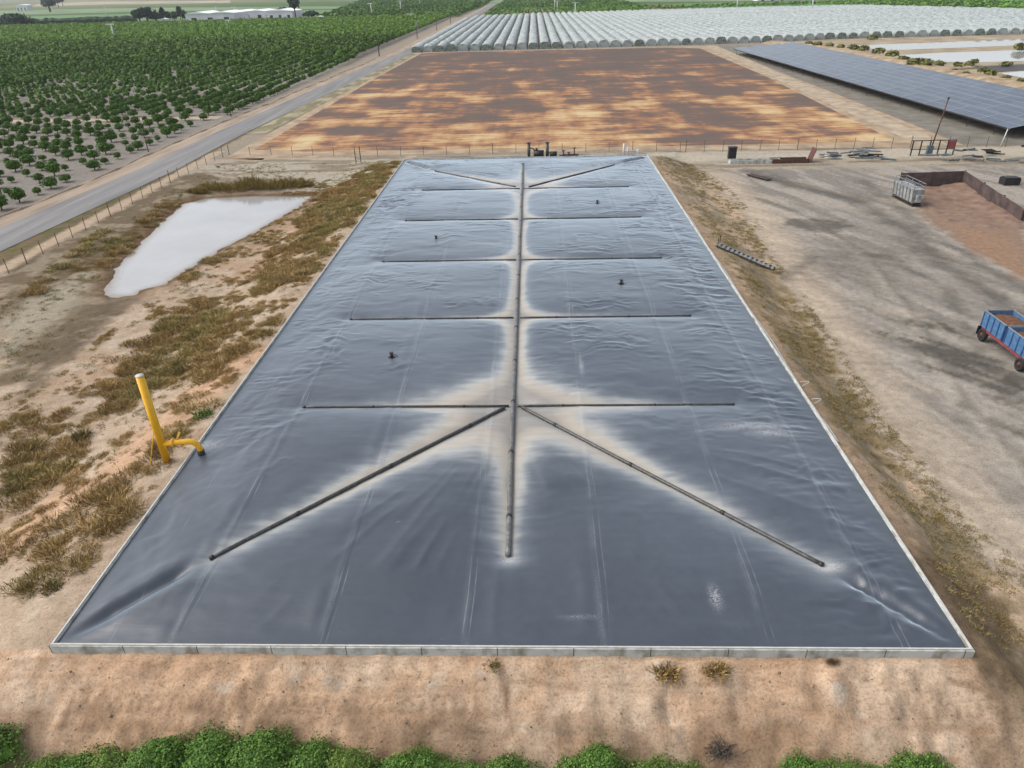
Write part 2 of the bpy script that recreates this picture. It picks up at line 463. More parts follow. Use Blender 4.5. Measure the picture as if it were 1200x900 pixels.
paint(yard * linem([(880, 200), (930, 218), (1000, 232), (1060, 268), (1120, 318), (1210, 378)], 1.3, 1.6, 3) * .7, dk)
paint(yard * linem([(905, 330), (960, 300), (1040, 300), (1110, 340), (1150, 420), (1210, 470)], .5, .7, 2) * .5, dk)
paint(yard * linem([(870, 235), (930, 250), (1000, 290), (1060, 360), (1120, 470), (1210, 560)], .6, .8, 2) * .45, S(206, 196, 180))
paint(yard * linem([(885, 232), (950, 255), (1020, 300), (1080, 380), (1140, 480), (1220, 560)], .35, .5, 1.5) * .5, dk)
paint(yard * linem([(900, 290), (960, 380), (1030, 470), (1120, 580), (1210, 660)], .4, .6, 1.5) * .4, S(150, 140, 126))
paint(yard * linem([(1010, 212), (1040, 232), (1075, 262), (1150, 310), (1210, 345)], .7, .8, 2) * .5, dk)
paint(yard * polym([(925, 258), (990, 258), (1005, 266), (975, 272), (930, 268)], .8, 3) * .7, S(92, 88, 82))
paint(yard * polym([(1035, 375), (1090, 375), (1210, 440), (1210, 520), (1130, 450), (1060, 410)], 1.6, 5) * sstep(.38, .56, ar2) * .95, S(100, 96, 88))
paint(yard * polym([(940, 300), (1000, 280), (1060, 300), (1020, 330), (960, 330)], 1.6, 6) * .4, S(118, 112, 104))
for k in range(9):                             # turning circles of the loaders
    c0 = atg(1000 + 14 * k, 330 + 9 * k); R_ = 4 + 2.6 * k
    d = np.abs(np.hypot(gxs - c0[0] + 6, gys - c0[1]) - R_ + (nB - .5) * .8)
    paint(yard * sstep(.5, .15, d) * .14, S(120, 114, 106) if k % 2 else S(208, 194, 174))
paint(yard * polym([(1075, 240), (1085, 228), (1125, 226), (1200, 262), (1215, 330), (1130, 290), (1090, 262)], .7, 2.5) * .95, S(160, 134, 114))
paint(yard * polym([(1100, 250), (1150, 262), (1200, 300), (1200, 330), (1140, 290)], .8, 3) * .5, S(176, 140, 112))
bk = right * sstep(116, 119, gys + (nB - .5) * 4)
paint(bk * .8, S(190, 176, 154))
paint(bk * sstep(.5, .62, nS) * .75, S(134, 124, 108))
paint(region(20, 110, 124, 131, .6, 2) * .7, S(208, 198, 180))
paint(region(-22, 20, 119.2, 131, .4, 1), S(186, 176, 160))
paint(region(-22, 20, 119.2, 131, .4, 1) * sstep(.48, .6, nS) * .8, S(120, 112, 100))
C = C * (0.94 + .12 * nC[:, None])

gm, nt, b = nodes_of('ground_soil')
a = N(nt, "ShaderNodeAttribute"); a.attribute_name = 'albedo'
n1 = noise(nt, 1.6, 6); n2 = noise(nt, 9.0, 4); n3 = noise(nt, .25, 3)
k1 = ramp(nt, n1, [(.3, (.80, .79, .77)), (.68, (1.12, 1.12, 1.12))])
k2 = ramp(nt, n2, [(.32, (.72, .70, .68)), (.5, (1, 1, 1)), (.72, (1.1, 1.1, 1.1))])
c = mixc(nt, 1.0, mixc(nt, 1.0, a.outputs["Color"], k1, 'MULTIPLY'), k2, 'MULTIPLY')
vo = N(nt, "ShaderNodeTexVoronoi", Scale=2.6); nt.links.new(nt.nodes["TC"].outputs["Object"], vo.inputs["Vector"])
peb = ramp(nt, vo.outputs["Distance"], [(.03, (.55, .52, .5)), (.10, (1, 1, 1))])
c = mixc(nt, .6, c, peb, 'MULTIPLY')
nt.links.new(c, b.inputs["Base Color"]); b.inputs["Roughness"].default_value = .95; b.inputs["Specular IOR Level"].default_value = .1
n5 = noise(nt, 28, 3); c = mixc(nt, .8, c, ramp(nt, n5, [(.30, (.66, .64, .62)), (.48, (1, 1, 1)), (.72, (1.12, 1.12, 1.12))]), 'MULTIPLY'); nt.links.new(c, b.inputs['Base Color'])
hh = math_n(nt, 'ADD', math_n(nt, 'MULTIPLY', n1, .5), math_n(nt, 'ADD', math_n(nt, 'MULTIPLY', n2, .12), math_n(nt, 'MULTIPLY', n5, .06)))
bump(nt, b, hh, .5, .25)
struct('ground', np_mesh('ground', np.stack([gxs, gys, GZ], 1), grid_faces(len(gx), len(gy)), gm, True, colors={'albedo': C}))

def sheet(name, pts, z, mat):
    P = [(p[0], p[1], z) for p in pts]
    me = bpy.data.meshes.new(name); me.from_pydata(P, [], [tuple(range(len(P)))]); me.update()
    me.materials.append(mat)
    if me.polygons[0].normal.z < 0: me.flip_normals()
    return struct(name, me)

def ribbon(name, cl, w, z, mat, n=60):
    V = []; cl = np.array(cl, float)
    s = np.r_[0, np.cumsum(np.hypot(*np.diff(cl, axis=0).T))]
    t = np.linspace(0, s[-1], n); X = np.interp(t, s, cl[:, 0]); Y = np.interp(t, s, cl[:, 1])
    ww = np.interp(t, s, np.broadcast_to(w, (len(cl),)))
    tx_, ty_ = np.gradient(X), np.gradient(Y); L = np.hypot(tx_, ty_)
    for side in (1, -1):
        V.append(np.stack([X - side * ty_ / L * ww / 2, Y + side * tx_ / L * ww / 2, np.full(n, z)], 1))
    V = np.stack(V, 1).reshape(-1, 3)
    F = np.array([(2 * i, 2 * i + 1, 2 * i + 3, 2 * i + 2) for i in range(n - 1)])
    return struct(name, np_mesh(name, V, F, mat, False))

# road
rm, nt, b = nodes_of('asphalt')
w1 = noise(nt, .6, 5, stretch=(1, .06, 1)); w2 = noise(nt, 5, 4)
cc = ramp(nt, w1, [(.3, S(118, 116, 116)), (.5, S(140, 138, 137)), (.7, S(160, 157, 152))])
cc = mixc(nt, 1.0, cc, ramp(nt, w2, [(.3, (.85, .85, .85)), (.7, (1.08, 1.08, 1.08))]), 'MULTIPLY')
nt.links.new(cc, b.inputs["Base Color"]); b.inputs["Roughness"].default_value = .85
RC = [(-71.5, 40), (-68.6, 88), (-66.2, 124.5), (-66.6, 156), (-63.2, 241), (-61.6, 291), (-58.6, 357), (-56.6, 735), (-58, 1500)]
ribbon('road', RC, [7.4, 7.2, 7.2, 7.0, 7.6, 7.4, 6.0, 8, 9], .05, rm, 120)
sm_, nt, b = nodes_of('shoulder_soil')
w1 = noise(nt, .5, 5, stretch=(1, .15, 1)); w2 = noise(nt, 4, 4)
cc = ramp(nt, w1, [(.3, S(146, 128, 108)), (.5, S(176, 156, 134)), (.7, S(192, 174, 152))])
nt.links.new(cc, b.inputs["Base Color"]); b.inputs["Roughness"].default_value = .95; bump(nt, b, w2, .5, .2)
ribbon('road_shoulder', [(x - 2.6, y) for x, y in RC], [10.8, 10.6, 10.6, 10.6, 10.4, 10.2, 9, 11, 12], .03, sm_, 120)
# earth windrow along the orchard edge
mb = MB()
wr = [(x - 7.6 + .16 * math.sin(y * .5) + .3 * math.sin(y * .13), y, -.2) for x, y in [(np.interp(t, [r[1] for r in RC], [r[0] for r in RC]), t) for t in np.arange(60, 330, 1.2)]]
mb.tube(wr, [.40 + .14 * math.sin(i * .9) * math.sin(i * .31) for i in range(len(wr))], 8)
o = mb.build('earth_windrow', plain('windrow_soil', S(178, 154, 128), .95, scale=1.5, bmp=.5, c2=S(146, 124, 102)), smooth=True); o['kind'] = 'structure'
# dirt cross track in the orchard, tracks round the field
tm = plain('track_soil', S(200, 182, 156), .95, scale=.35, bmp=.3, c2=S(166, 148, 122), thr=(.35, .65))
sheet('dirt_track', [(-77, 179.0), (-77, 183.4), (-420, 190), (-420, 185)], .02, tm)
fm, nt, b = nodes_of('stained_field')
s1 = noise(nt, .06, 9, stretch=(.75, 1.9, 1), rough=.72); s2 = noise(nt, .045, 9, stretch=(.9, 1.0, 1), rough=.66)
s3 = noise(nt, .5, 5, stretch=(.22, 2.4, 1)); s4 = noise(nt, .06, 3, stretch=(3.0, .5, 1))
f = math_n(nt, 'ADD', math_n(nt, 'ADD', math_n(nt, 'MULTIPLY', s1, .42), math_n(nt, 'MULTIPLY', s2, .68)), math_n(nt, 'MULTIPLY', s4, .24))
f = math_n(nt, 'ADD', f, math_n(nt, 'MULTIPLY', s3, .26))
tcn = nt.nodes["TC"]; sep = N(nt, "ShaderNodeSeparateXYZ"); nt.links.new(tcn.outputs["Object"], sep.inputs[0])
mr = N(nt, "ShaderNodeMapRange"); mr.inputs[1].default_value = 140; mr.inputs[2].default_value = 320; mr.inputs[3].default_value = .045; mr.inputs[4].default_value = -.075
nt.links.new(sep.outputs["Y"], mr.inputs[0]); f = math_n(nt, 'ADD', f, mr.outputs[0])
cc = ramp(nt, f, [(.68, S(116, 102, 95)), (.79, S(126, 107, 97)), (.81, S(156, 114, 90)), (.84, S(180, 136, 103)), (.885, S(206, 168, 122)), (.95, S(224, 200, 156))])
nt.links.new(cc, b.inputs["Base Color"]); b.inputs["Roughness"].default_value = .95; b.inputs["Specular IOR Level"].default_value = .1
bump(nt, b, s3, .5, .3)
sheet('brown_field', [(-54.5, 141), (-44, 138.2), (30, 137.0), (66.5, 137.6), (71.5, 240), (72.5, 344), (60, 352.5), (-40, 354.5), (-51, 352), (-53.5, 260)], .04, fm)
rim_m = plain('field_edge_soil', S(196, 172, 142), .95, scale=.25, bmp=.3, c2=S(158, 134, 106), thr=(.35, .65))
sheet('field_margin', [(-57.5, 133), (66, 132.4), (78, 132.6), (79, 356), (-55.2, 357.2)], .02, rim_m)
ribbon('dirt_track', [(71.5, 132), (73.5, 200), (78, 300), (80, 357)], [5.2, 5, 4.6, 4], .06, tm, 40)
gvm = plain('grey_gravel', S(142, 136, 124), .95, scale=.3, bmp=.3, c2=S(116, 110, 96))
sheet('gravel_strip', [(76.5, 133), (120, 133), (117, 345), (83, 357), (80.5, 300)], .03, gvm)
vm, nt, b = nodes_of('verge')
w1 = noise(nt, .35, 6, stretch=(1, .35, 1))
cc = ramp(nt, w1, [(.36, S(128, 116, 84)), (.47, S(134, 128, 86)), (.58, S(178, 164, 136)), (.7, S(186, 168, 138))])
nt.links.new(cc, b.inputs["Base Color"]); b.inputs["Roughness"].default_value = .95; bump(nt, b, w1, .5, .3)
ribbon('verge', [(-60.2, 158), (-57.2, 241), (-56.0, 291), (-54.0, 352)], [4.5, 4, 3.6, 2.4], .07, vm, 40)

# water
def water_mat(name, c, c_edge=None):
    m, nt, b = nodes_of(name)
    n = noise(nt, .35, 3)
    nt.links.new(ramp(nt, n, [(.3, np.array(c) * .95), (.7, np.array(c) * 1.03)]), b.inputs["Base Color"])
    b.inputs["Roughness"].default_value = .04; b.inputs["Specular IOR Level"].default_value = .9
    nb = noise(nt, 3.0, 3); bump(nt, b, nb, .02, .05)
    return m
wm = water_mat('milky_water', S(205, 204, 202)); wm2 = water_mat('white_water', S(206, 207, 210))
wgx, wgy = np.meshgrid(np.arange(-56, -29, .3), np.arange(64, 111, .3)); wsd = poly_sd(wgx.ravel(), wgy.ravel(), POND)
wm_, nt, b = nodes_of('murky_water'); a = N(nt, "ShaderNodeAttribute"); a.attribute_name = 'shore'
n = noise(nt, .16, 4); n_f = noise(nt, 1.6, 4)
dp = math_n(nt, 'ADD', a.outputs["Fac"], math_n(nt, 'MULTIPLY', math_n(nt, 'SUBTRACT', n_f, .5), .5))
deep = ramp(nt, n, [(.3, S(180, 178, 174)), (.7, S(192, 191, 188))])
cc = mixc(nt, ramp(nt, dp, [(.1, (1, 1, 1)), (.55, (.35, .35, .35)), (1.0, (0, 0, 0))]), deep, S(150, 132, 108))
nt.links.new(cc, b.inputs["Base Color"]); b.inputs["Roughness"].default_value = .03; b.inputs["Specular IOR Level"].default_value = 1.0
bump(nt, b, noise(nt, 2.2, 3), .03, .05)
struct('water', np_mesh('water', np.stack([wgx.ravel(), wgy.ravel(), np.full(wgx.size, -.5)], 1), grid_faces(wgx.shape[1], wgx.shape[0]), wm_, True, attrs={'shore': np.clip(-wsd / 1.3, 0, 1.5)}))
dsm = plain('berm_soil', S(190, 172, 142), .95, scale=.12, bmp=.4, c2=S(150, 132, 102))
sheet('berm_ground', [(113, 150), (420, 150), (420, 372), (150, 378), (110, 366)], .03, dsm)
sheet('water', [at(u, v, .05)[:2] for u, v in ((1000, 53.2), (1100, 49.5), (1200, 45.5), (1330, 40.5), (1330, 48), (1200, 53), (1120, 56), (1042, 59), (1020, 57))], .06, wm2)
sheet('water', [at(u, v, .05)[:2] for u, v in ((1052, 64.5), (1100, 62), (1200, 58.5), (1330, 54), (1330, 66), (1200, 71.5), (1150, 73), (1098, 72.5), (1075, 69))], .07, wm2)
sheet('water', [at(u, v, .05)[:2] for u, v in ((1172, 86), (1200, 83.5), (1290, 77), (1320, 95), (1200, 91.5))], .08, wm2)
sheet('dark_silt', [at(u, v, .05)[:2] for u, v in ((1138, 78), (1200, 75.5), (1290, 70), (1290, 77), (1200, 82.5), (1165, 85))], .09, plain('silt', S(86, 84, 84), .9, scale=.2))

# far fields and hills at the top of the picture
gf1 = plain('green_crop', S(98, 140, 66), .9, scale=.02, c2=S(84, 126, 62), thr=(.4, .6))
gf2 = plain('pale_crop', S(130, 150, 104), .9, scale=.01, c2=S(106, 132, 84), thr=(.4, .6))
tf = plain('stubble_field', S(190, 176, 146), .9, scale=.01, c2=S(164, 152, 120), thr=(.4, .6))
gf3 = plain('bright_crop', S(92, 150, 56), .9, scale=.03, c2=S(76, 132, 50), thr=(.4, .6))
sheet('stubble_field', [at(u, v)[:2] for u, v in ((-150, 43), (165, 29.5), (165, 26), (60, 29), (-150, 38))], .2, tf)
sheet('green_field', [at(u, v)[:2] for u, v in ((-150, 33), (160, 24.5), (420, 16), (420, 11), (160, 16), (-150, 24))], .25, gf1)
sheet('green_field', [at(u, v)[:2] for u, v in ((-150, 22.5), (160, 14), (420, 10), (420, 7.5), (160, 9.5), (-150, 15))], .3, gf2)
sheet('stubble_field', [at(u, v)[:2] for u, v in ((30, 8), (120, 5.5), (270, 3.5), (270, 0.5), (120, 2), (50, 4))], .35, tf)
sheet('green_field', [at(u, v)[:2] for u, v in ((770, 10), (960, 8.5), (1000, 10.5), (1300, 16), (1300, -2), (1000, 2), (800, 4.5))], .3, gf3)
sheet('bare_ground', [at(u, v)[:2] for u, v in ((772, 14.5), (960, 11.5), (985, 9), (960, 7.6), (775, 11))], .35, plain('bare', S(176, 160, 132), .9, scale=.05))
sheet('green_field', [at(u, v)[:2] for u, v in ((560, 4), (800, 2.5), (1000, .5), (1300, -4), (1300, -8), (560, -1))], .3, gf2)
mb = MB(); nh = 40
for (xa, ya, xb, yb, hm) in ((-4200, 4300, -1500, 5200, 70), (-1700, 5300, 2500, 5600, 60)):
    V = []; 
    for i in range(nh):
        t = i / (nh - 1); hgt = hm * (.35 + .65 * fbm(np.array([t * 5]), np.array([ya * .1]), 5, 3)[0]) * min(1, t * 6, (1 - t) * 6)
        cx_, cy_ = xa + (xb - xa) * t, ya + (yb - ya) * t
        for k, q in enumerate((0, .5, .9, 1, .8, 0)): V.append((cx_ + (k - 2.5) * 60, cy_ + (k - 2.5) * 150, hgt * q - .5))
    mb.add(V, [(i * 6 + k, (i + 1) * 6 + k, (i + 1) * 6 + k + 1, i * 6 + k + 1) for i in range(nh - 1) for k in range(5)])
o = mb.build('hills', plain('hill_grass', S(150, 150, 120), .95, scale=.004), smooth=True); o['kind'] = 'structure'

# ================================================================== POND COVER
R1Y, DY = 41.16, 14.553
ROWS = [R1Y + DY * i for i in range(5)]
HUB, HUB2 = (-1.62, 41.1), (-1.86, 100.0)
L_END, R_END = (-16.05, -16.1, -16.0, -15.9, -15.8), (13.3, 13.2, 13.0, 12.8, 13.0)
central = [(-1.5, 26.6), HUB, (-1.85, 100), (-1.9, 114.5)]
segs = [([HUB, (-1.85, 100)], 1.0, 1.0, .66), ([HUB, (-1.5, 26.6)], .9, .40, .90), ([(-1.85, 100), (-1.9, 114.5)], .8, .3, .9), ([HUB, (HUB[0] + .01, HUB[1])], .52, .52, 4.6), ([HUB2, (HUB2[0] + .01, HUB2[1])], .36, .36, 3.6)]
for i, y in enumerate(ROWS):
    cx_ = np.interp(y, [p[1] for p in central], [p[0] for p in central])
    segs.append(([(cx_, y), (L_END[i], y)], .55, .22, .9)); segs.append(([(cx_, y), (R_END[i], y)], .55, .22, .9))
DIAG = [[(-2.2, 40.9), (-16.6, 26.4)], [(-1.0, 40.9), (13.9, 26.0)], [(-2.8, 100.4), (-15.4, 110.8)], [(-.9, 100.2), (12.3, 112.7)]]
for d in DIAG: segs.append((d, .95, .42, 1.25))

def cover_fields(x, y):
    s = np.zeros(np.shape(x)); near = np.full(np.shape(x), 99.0); hump = np.zeros(np.shape(x)); trough = np.zeros(np.shape(x))
    for (a, b_), w0, w1, kk in segs:
        dx, dy = b_[0] - a[0], b_[1] - a[1]; L2 = dx * dx + dy * dy
        t = np.clip(((x - a[0]) * dx + (y - a[1]) * dy) / L2, 0, 1); d = np.hypot(x - a[0] - t * dx, y - a[1] - t * dy)
        tap = np.clip(t * math.sqrt(L2) / min(math.sqrt(L2), 17.0), 0, 1) if w0 != w1 else 0
        w = w0 + (w1 - w0) * tap ** .8
        s += w * np.exp(-d / kk)
        if kk < 3: near = np.minimum(near, d / .6); hump += np.exp(-4 * d / 2.3); trough = np.maximum(trough, (.55 + .45 * w) * np.exp(-(d / .62) ** 2))
    edge = np.minimum(np.minimum(x - X0 - .18, X1 - .18 - x), np.minimum(y - Y0 - .18, Y1 - .18 - y))
    e = np.clip(edge, 0, None)
    h = (.34 * (1 - np.minimum(hump, 1.0) ** .25) - .07 * trough) * sstep(0, 5.5, e) - .02
    # creases running on from the ends of the diagonals to the corners
    for (a, b_) in (((-16.7, 26.3), (X0 + .6, Y0 + .8)), ((14.0, 25.9), (X1 - .6, Y0 + .8)), ((-16.1, 111.2), (X0 + 1, Y1 - 2)), ((13.0, 113.1), (X1 - 1, Y1 - 2))):
        d = seg_d(x, y, a, b_); tt = np.clip(((x - a[0]) * (b_[0] - a[0]) + (y - a[1]) * (b_[1] - a[1])) / ((b_[0] - a[0]) ** 2 + (b_[1] - a[1]) ** 2), 0, 1)
        h -= (.30 * np.exp(-(d / .40) ** 2) - .08 * np.exp(-((d - .9) / .5) ** 2)) * sstep(0, 1.5, e) * sstep(0, .3, tt)
    return s, near, h, e

def cover_z(x, y):
    s, near, h, e = cover_fields(np.asarray(x, float), np.asarray(y, float)); return RIMZ - .07 + h

cx = np.linspace(X0 + .17, X1 - .17, 296); cyy = np.linspace(Y0 + .17, Y1 - .17, 704)
CX, CY = np.meshgrid(cx, cyy); px_, py_ = CX.ravel(), CY.ravel()
s, near, h, e = cover_fields(px_, py_)
wx = fbm(px_ * .35, py_ * .35, 200, 3) * 3.2; wy = fbm(px_ * .35 + 40, py_ * .35, 210, 3) * 3.2
def ridge(n): return 1 - np.abs(2 * n - 1)
def sharp(n): return ridge(n) ** 2.2
rightm = sstep(9.5, 14.5, px_ + (wx - 1.6)) ; leftm = sstep(-13.5, -17.5, px_ + (wx - 1.6))
wrk = (.8 * (sharp(fbm(px_ * .32 + wx * .6, py_ * 1.15 + wy * .9, 220, 4)) - .45) + .5 * (sharp(vnoise(px_ * .7 + wx * 1.2, py_ * 2.5 + wy * 1.6, 225)) - .4)) * (.35 + sstep(.35, .62, fbm(px_ * .3, py_ * .4, 227, 3)))
wrk2 = ridge(fbm(px_ * .5 + wx * .3 - py_ * .12, py_ * .32 + wy * .3, 230, 3)) - .6
soft = fbm(px_ * .22 + wx * .2, py_ * .5 + wy * .2, 240, 3) - .5
patch = sstep(.42, .62, fbm(px_ * .16, py_ * .16, 250, 3)) * sstep(34, 43, py_)
amp = e.clip(0, 1)
h2 = h + amp * ((.085 * rightm) * wrk + .08 * leftm * wrk2 + .05 * leftm * wrk * sstep(28, 40, py_) + .10 * soft + (.065) * patch * wrk * (1 - rightm) * sstep(.5, 3, near))
# slack folds that cross each bay towards the pipes
fan = ridge(vnoise(np.arctan2(py_ - 41, px_ + 1.6) * 16, np.hypot(px_ + 1.6, py_ - 41) * .12, 260)) - .5
h2 += amp * .075 * fan * sstep(.35, .7, fbm(px_ * .15, py_ * .3, 265, 3)) * sstep(38, 32, py_) * sstep(3, 8, np.hypot(px_ + 1.6, py_ - 41))
SEAMS = [-16.2, -9.5, -3.1, 2.95, 10.05, 15.6]
for q in SEAMS:
    wob_ = (vnoise(py_ * .08, px_ * 0, 270) - .5) * .5
    h2 += amp * .03 * np.exp(-((px_ - q - wob_) / .13) ** 2)
    h2 += amp * .035 * np.exp(-((px_ - q - wob_ + .7) / .35) ** 2) * sstep(.4, .7, vnoise(py_ * .3, px_ * .0 + q, 280))
strk = fbm(px_ * .45, py_ * 2.2, 292, 3) - .5
dust = s * (1 + .55 * (fbm(px_ * .28, py_ * .28, 290, 4) - .5) + .35 * strk * sstep(.9, .3, s)) + .05 * (fbm(px_ * 1.3, py_ * 1.3, 294, 3) - .5)
h2 += amp * .05 * (ridge(vnoise(px_ * .5 + wx * .2, py_ * 1.9, 296)) - .5) * sstep(.25, .5, s) * sstep(.3, 1.2, near)
film = fbm(px_ * .09, py_ * .06, 300, 4)
MTc, nt, b = nodes_of('geomembrane')
ad = N(nt, "ShaderNodeAttribute"); ad.attribute_name = 'dust'
af = N(nt, "ShaderNodeAttribute"); af.attribute_name = 'film'
n1 = noise(nt, 2.2, 5); n2 = noise(nt, .9, 4, stretch=(.5, 2.2, 1)); n4 = noise(nt, 14, 3)
dd = math_n(nt, 'ADD', ad.outputs["Fac"], math_n(nt, 'MULTIPLY', math_n(nt, 'SUBTRACT', n2, .5), .16))
base = ramp(nt, af.outputs["Fac"], [(.3, (.025, .033, .046)), (.7, (.043, .053, .069))])
base = mixc(nt, .8, base, ramp(nt, n1, [(.3, (.88, .88, .88)), (.7, (1.12, 1.12, 1.12))]), 'MULTIPLY')
dcol = ramp(nt, dd, [(.15, (.22, .26, .30)), (.32, (.37, .38, .37)), (.48, (.36, .325, .27)), (.75, (.30, .262, .215)), (1.0, (.22, .20, .175))])
dcol = mixc(nt, .7, dcol, ramp(nt, n2, [(.3, (.82, .80, .78)), (.7, (1.1, 1.1, 1.1))]), 'MULTIPLY')
dm = ramp(nt, dd, [(.10, (0, 0, 0)), (.22, (.18, .18, .18)), (.33, (.52, .52, .52)), (.40, (.78, .78, .78)), (.58, (.95, .95, .95))])
col = mixc(nt, dm, base, dcol)
# scuffs and chalky specks
sc1 = noise(nt, 1.3, 6, stretch=(1, 3.2, 1)); spk = ramp(nt, sc1, [(.71, (0, 0, 0)), (.78, (.35, .35, .35))])
col = mixc(nt, spk, col, (.42, .42, .42))
ag = N(nt, "ShaderNodeAttribute"); ag.attribute_name = 'scuff'
sf = math_n(nt, 'MULTIPLY', ag.outputs["Fac"], ramp(nt, n4, [(.40, (0, 0, 0)), (.62, (1, 1, 1))]))
col = mixc(nt, sf, col, (.40, .40, .40))
sx = N(nt, "ShaderNodeSeparateXYZ"); nt.links.new(nt.nodes["TC"].outputs["Object"], sx.inputs[0])
wv = noise(nt, .10, 2, stretch=(.01, 1, 1)); xo = math_n(nt, 'SUBTRACT', sx.outputs["X"], math_n(nt, 'MULTIPLY', math_n(nt, 'SUBTRACT', wv, .5), .5))
lines = None
for q in (-19.0, -16.3, -16.0, -9.55, -9.3, -3.3, -3.0, 2.9, 3.2, 10.0, 10.3, 15.6, 15.9):
    l_ = math_n(nt, 'LESS_THAN', math_n(nt, 'ABSOLUTE', math_n(nt, 'SUBTRACT', xo, q)), .022)
    lines = l_ if lines is None else math_n(nt, 'MAXIMUM', lines, l_)
brk = ramp(nt, noise(nt, .5, 3, stretch=(.2, 1, 1)), [(.45, (.03, .03, .03)), (.68, (.34, .34, .34))])
col = mixc(nt, math_n(nt, 'MULTIPLY', lines, brk), col, (.34, .35, .36))
nt.links.new(col, b.inputs["Base Color"])
rr = N(nt, "ShaderNodeMapRange"); rr.inputs[3].default_value = .34; rr.inputs[4].default_value = .75
nt.links.new(dm, rr.inputs[0]); nt.links.new(rr.outputs[0], b.inputs["Roughness"])
b.inputs["Specular IOR Level"].default_value = .6; b.inputs["IOR"].default_value = 1.62
b.inputs["Sheen Weight"].default_value = .95; b.inputs["Sheen Roughness"].default_value = .36; b.inputs["Sheen Tint"].default_value = (.76, .89, 1.0, 1)
bump(nt, b, math_n(nt, 'ADD', math_n(nt, 'MULTIPLY', n2, .8), math_n(nt, 'MULTIPLY', n1, .2)), .12, .12)
scuff = np.zeros(len(px_))
for u, v, rx, ry in ((880, 500, 2.2, .5), (905, 508, 1.4, .4), (970, 662, .7, .35), (595, 655, .5, .3), (838, 700, .25, .6), (690, 760, 1.5, .1), (680, 722, .9, .06), (681, 430, .15, 1.2), (240, 520, 1.0, .5), (620, 470, .7, .5), (590, 475, .7, .5)):
    p = at(u, v, 2.25); scuff = np.maximum(scuff, np.exp(-(((px_ - p[0]) / rx) ** 2 + ((py_ - p[1]) / ry) ** 2)) * .8)
for q in SEAMS:
    wob_ = (vnoise(py_ * .08, px_ * 0, 270) - .5) * .5
    scuff = np.maximum(scuff, .16 * np.exp(-((px_ - q - wob_) / .12) ** 2) * sstep(.5, .7, vnoise(py_ * .5, px_ * 0 + q, 281)))
cme = np_mesh('geomembrane_cover', np.stack([px_, py_, RIMZ - .07 + h2], 1), grid_faces(len(cx), len(cyy)), MTc, True, attrs={'dust': dust, 'film': film, 'scuff': scuff})
tag(link('geomembrane_cover', cme), 'huge dark grey plastic sheet stretched over the pond, dusty along its pipes', 'pond cover')

# concrete rim with its white fixing battens
rim = thing('pond_kerb', 'long low rectangular concrete kerb framing the dark pond cover', 'kerb', (X0, Y0, RIMZ))
mb = MB(); W, Lh = X1 - X0, Y1 - Y0; t_ = .19
for (x0_, x1_, y0_, y1_) in ((0, W, 0, t_), (0, W, Lh - t_, Lh), (0, t_, t_, Lh - t_), (W - t_, W, t_, Lh - t_)):
    mb.box((x0_ + x1_) / 2, (y0_ + y1_) / 2, -.35, x1_ - x0_, y1_ - y0_, .70)
mb.build('kerb_beam', 'concrete', rim)
for nm, a in (('front', (W / 2, .10, W - .1, .07)), ('back', (W / 2, Lh - .10, W - .1, .06)), ('l', (.10, Lh / 2, .08, Lh - .30)), ('r', (W - .10, Lh / 2, .08, Lh - .30))):
    mb = MB(); mb.box(a[0], a[1], .03, a[2], a[3], .06); mb.build('batten', 'batten', rim)

# weight pipes
def weight_pipe(name, label, pts, r, mat, group, step=6.2, sink=.35):
    root = thing(name, label, 'pipe', (pts[0][0], pts[0][1], RIMZ), 0, group)
    P = np.array(pts, float); sl = np.r_[0, np.cumsum(np.hypot(*np.diff(P, axis=0).T))]
    n = max(8, int(sl[-1] / .8)); t = np.linspace(0, sl[-1], n)
    x = np.interp(t, sl, P[:, 0]) + (vnoise(t * .12, t * 0 + pts[0][1], 5) - .5) * .05; y = np.interp(t, sl, P[:, 1])
    z = cover_z(x, y); kk = np.ones(9) / 9; z = np.convolve(np.pad(z, 4, 'edge'), kk, 'valid') + r * 1.0
    Q = np.stack([x - pts[0][0], y - pts[0][1], z - RIMZ], 1)
    mb = MB(); mb.tube(Q, r, 10); mb.build('pipe', mat, root, True)
    k = np.arange(step * .5, sl[-1] - .4, step)
    for q in list(k) + [sl[-1] - .1]:
        i = np.array([np.interp(v, t, Q[:, a]) for v in (q - .11, q + .11) for a in range(3)]).reshape(2, 3)
        mb = MB(); mb.tube(i, r * 1.16, 10); mb.build('coupling', 'coupling', root, True)
    return root
weight_pipe('weight_pipe', 'long grey central pipe running the whole length of the pond cover', central, .14, 'pipe_pale', None, 6.0)
ordn = ['nearest', 'second nearest', 'middle', 'second farthest', 'farthest']
for i, y in enumerate(ROWS):
    cxx = float(np.interp(y, [p[1] for p in central], [p[0] for p in central]))
    weight_pipe('weight_pipe', f'{ordn[i]} dark cross pipe on the cover, left of the central pipe', [(cxx - .28, y), (L_END[i], y)], .078, 'pipe', 'cross pipes weighing down the pond cover')
    weight_pipe('weight_pipe', f'{ordn[i]} dark cross pipe on the cover, right of the central pipe', [(cxx + .28, y), (R_END[i], y)], .078, 'pipe', 'cross pipes weighing down the pond cover')
for d, l in zip(DIAG, ('slanting dark pipe in a dusty trough towards the near left corner', 'slanting dark pipe in a dusty trough towards the near right corner', 'slanting dark pipe towards the far left corner of the cover', 'slanting dark pipe towards the far right corner of the cover')):
    weight_pipe('weight_pipe', l, d, .11, 'pipe', 'diagonal pipes on the pond cover')

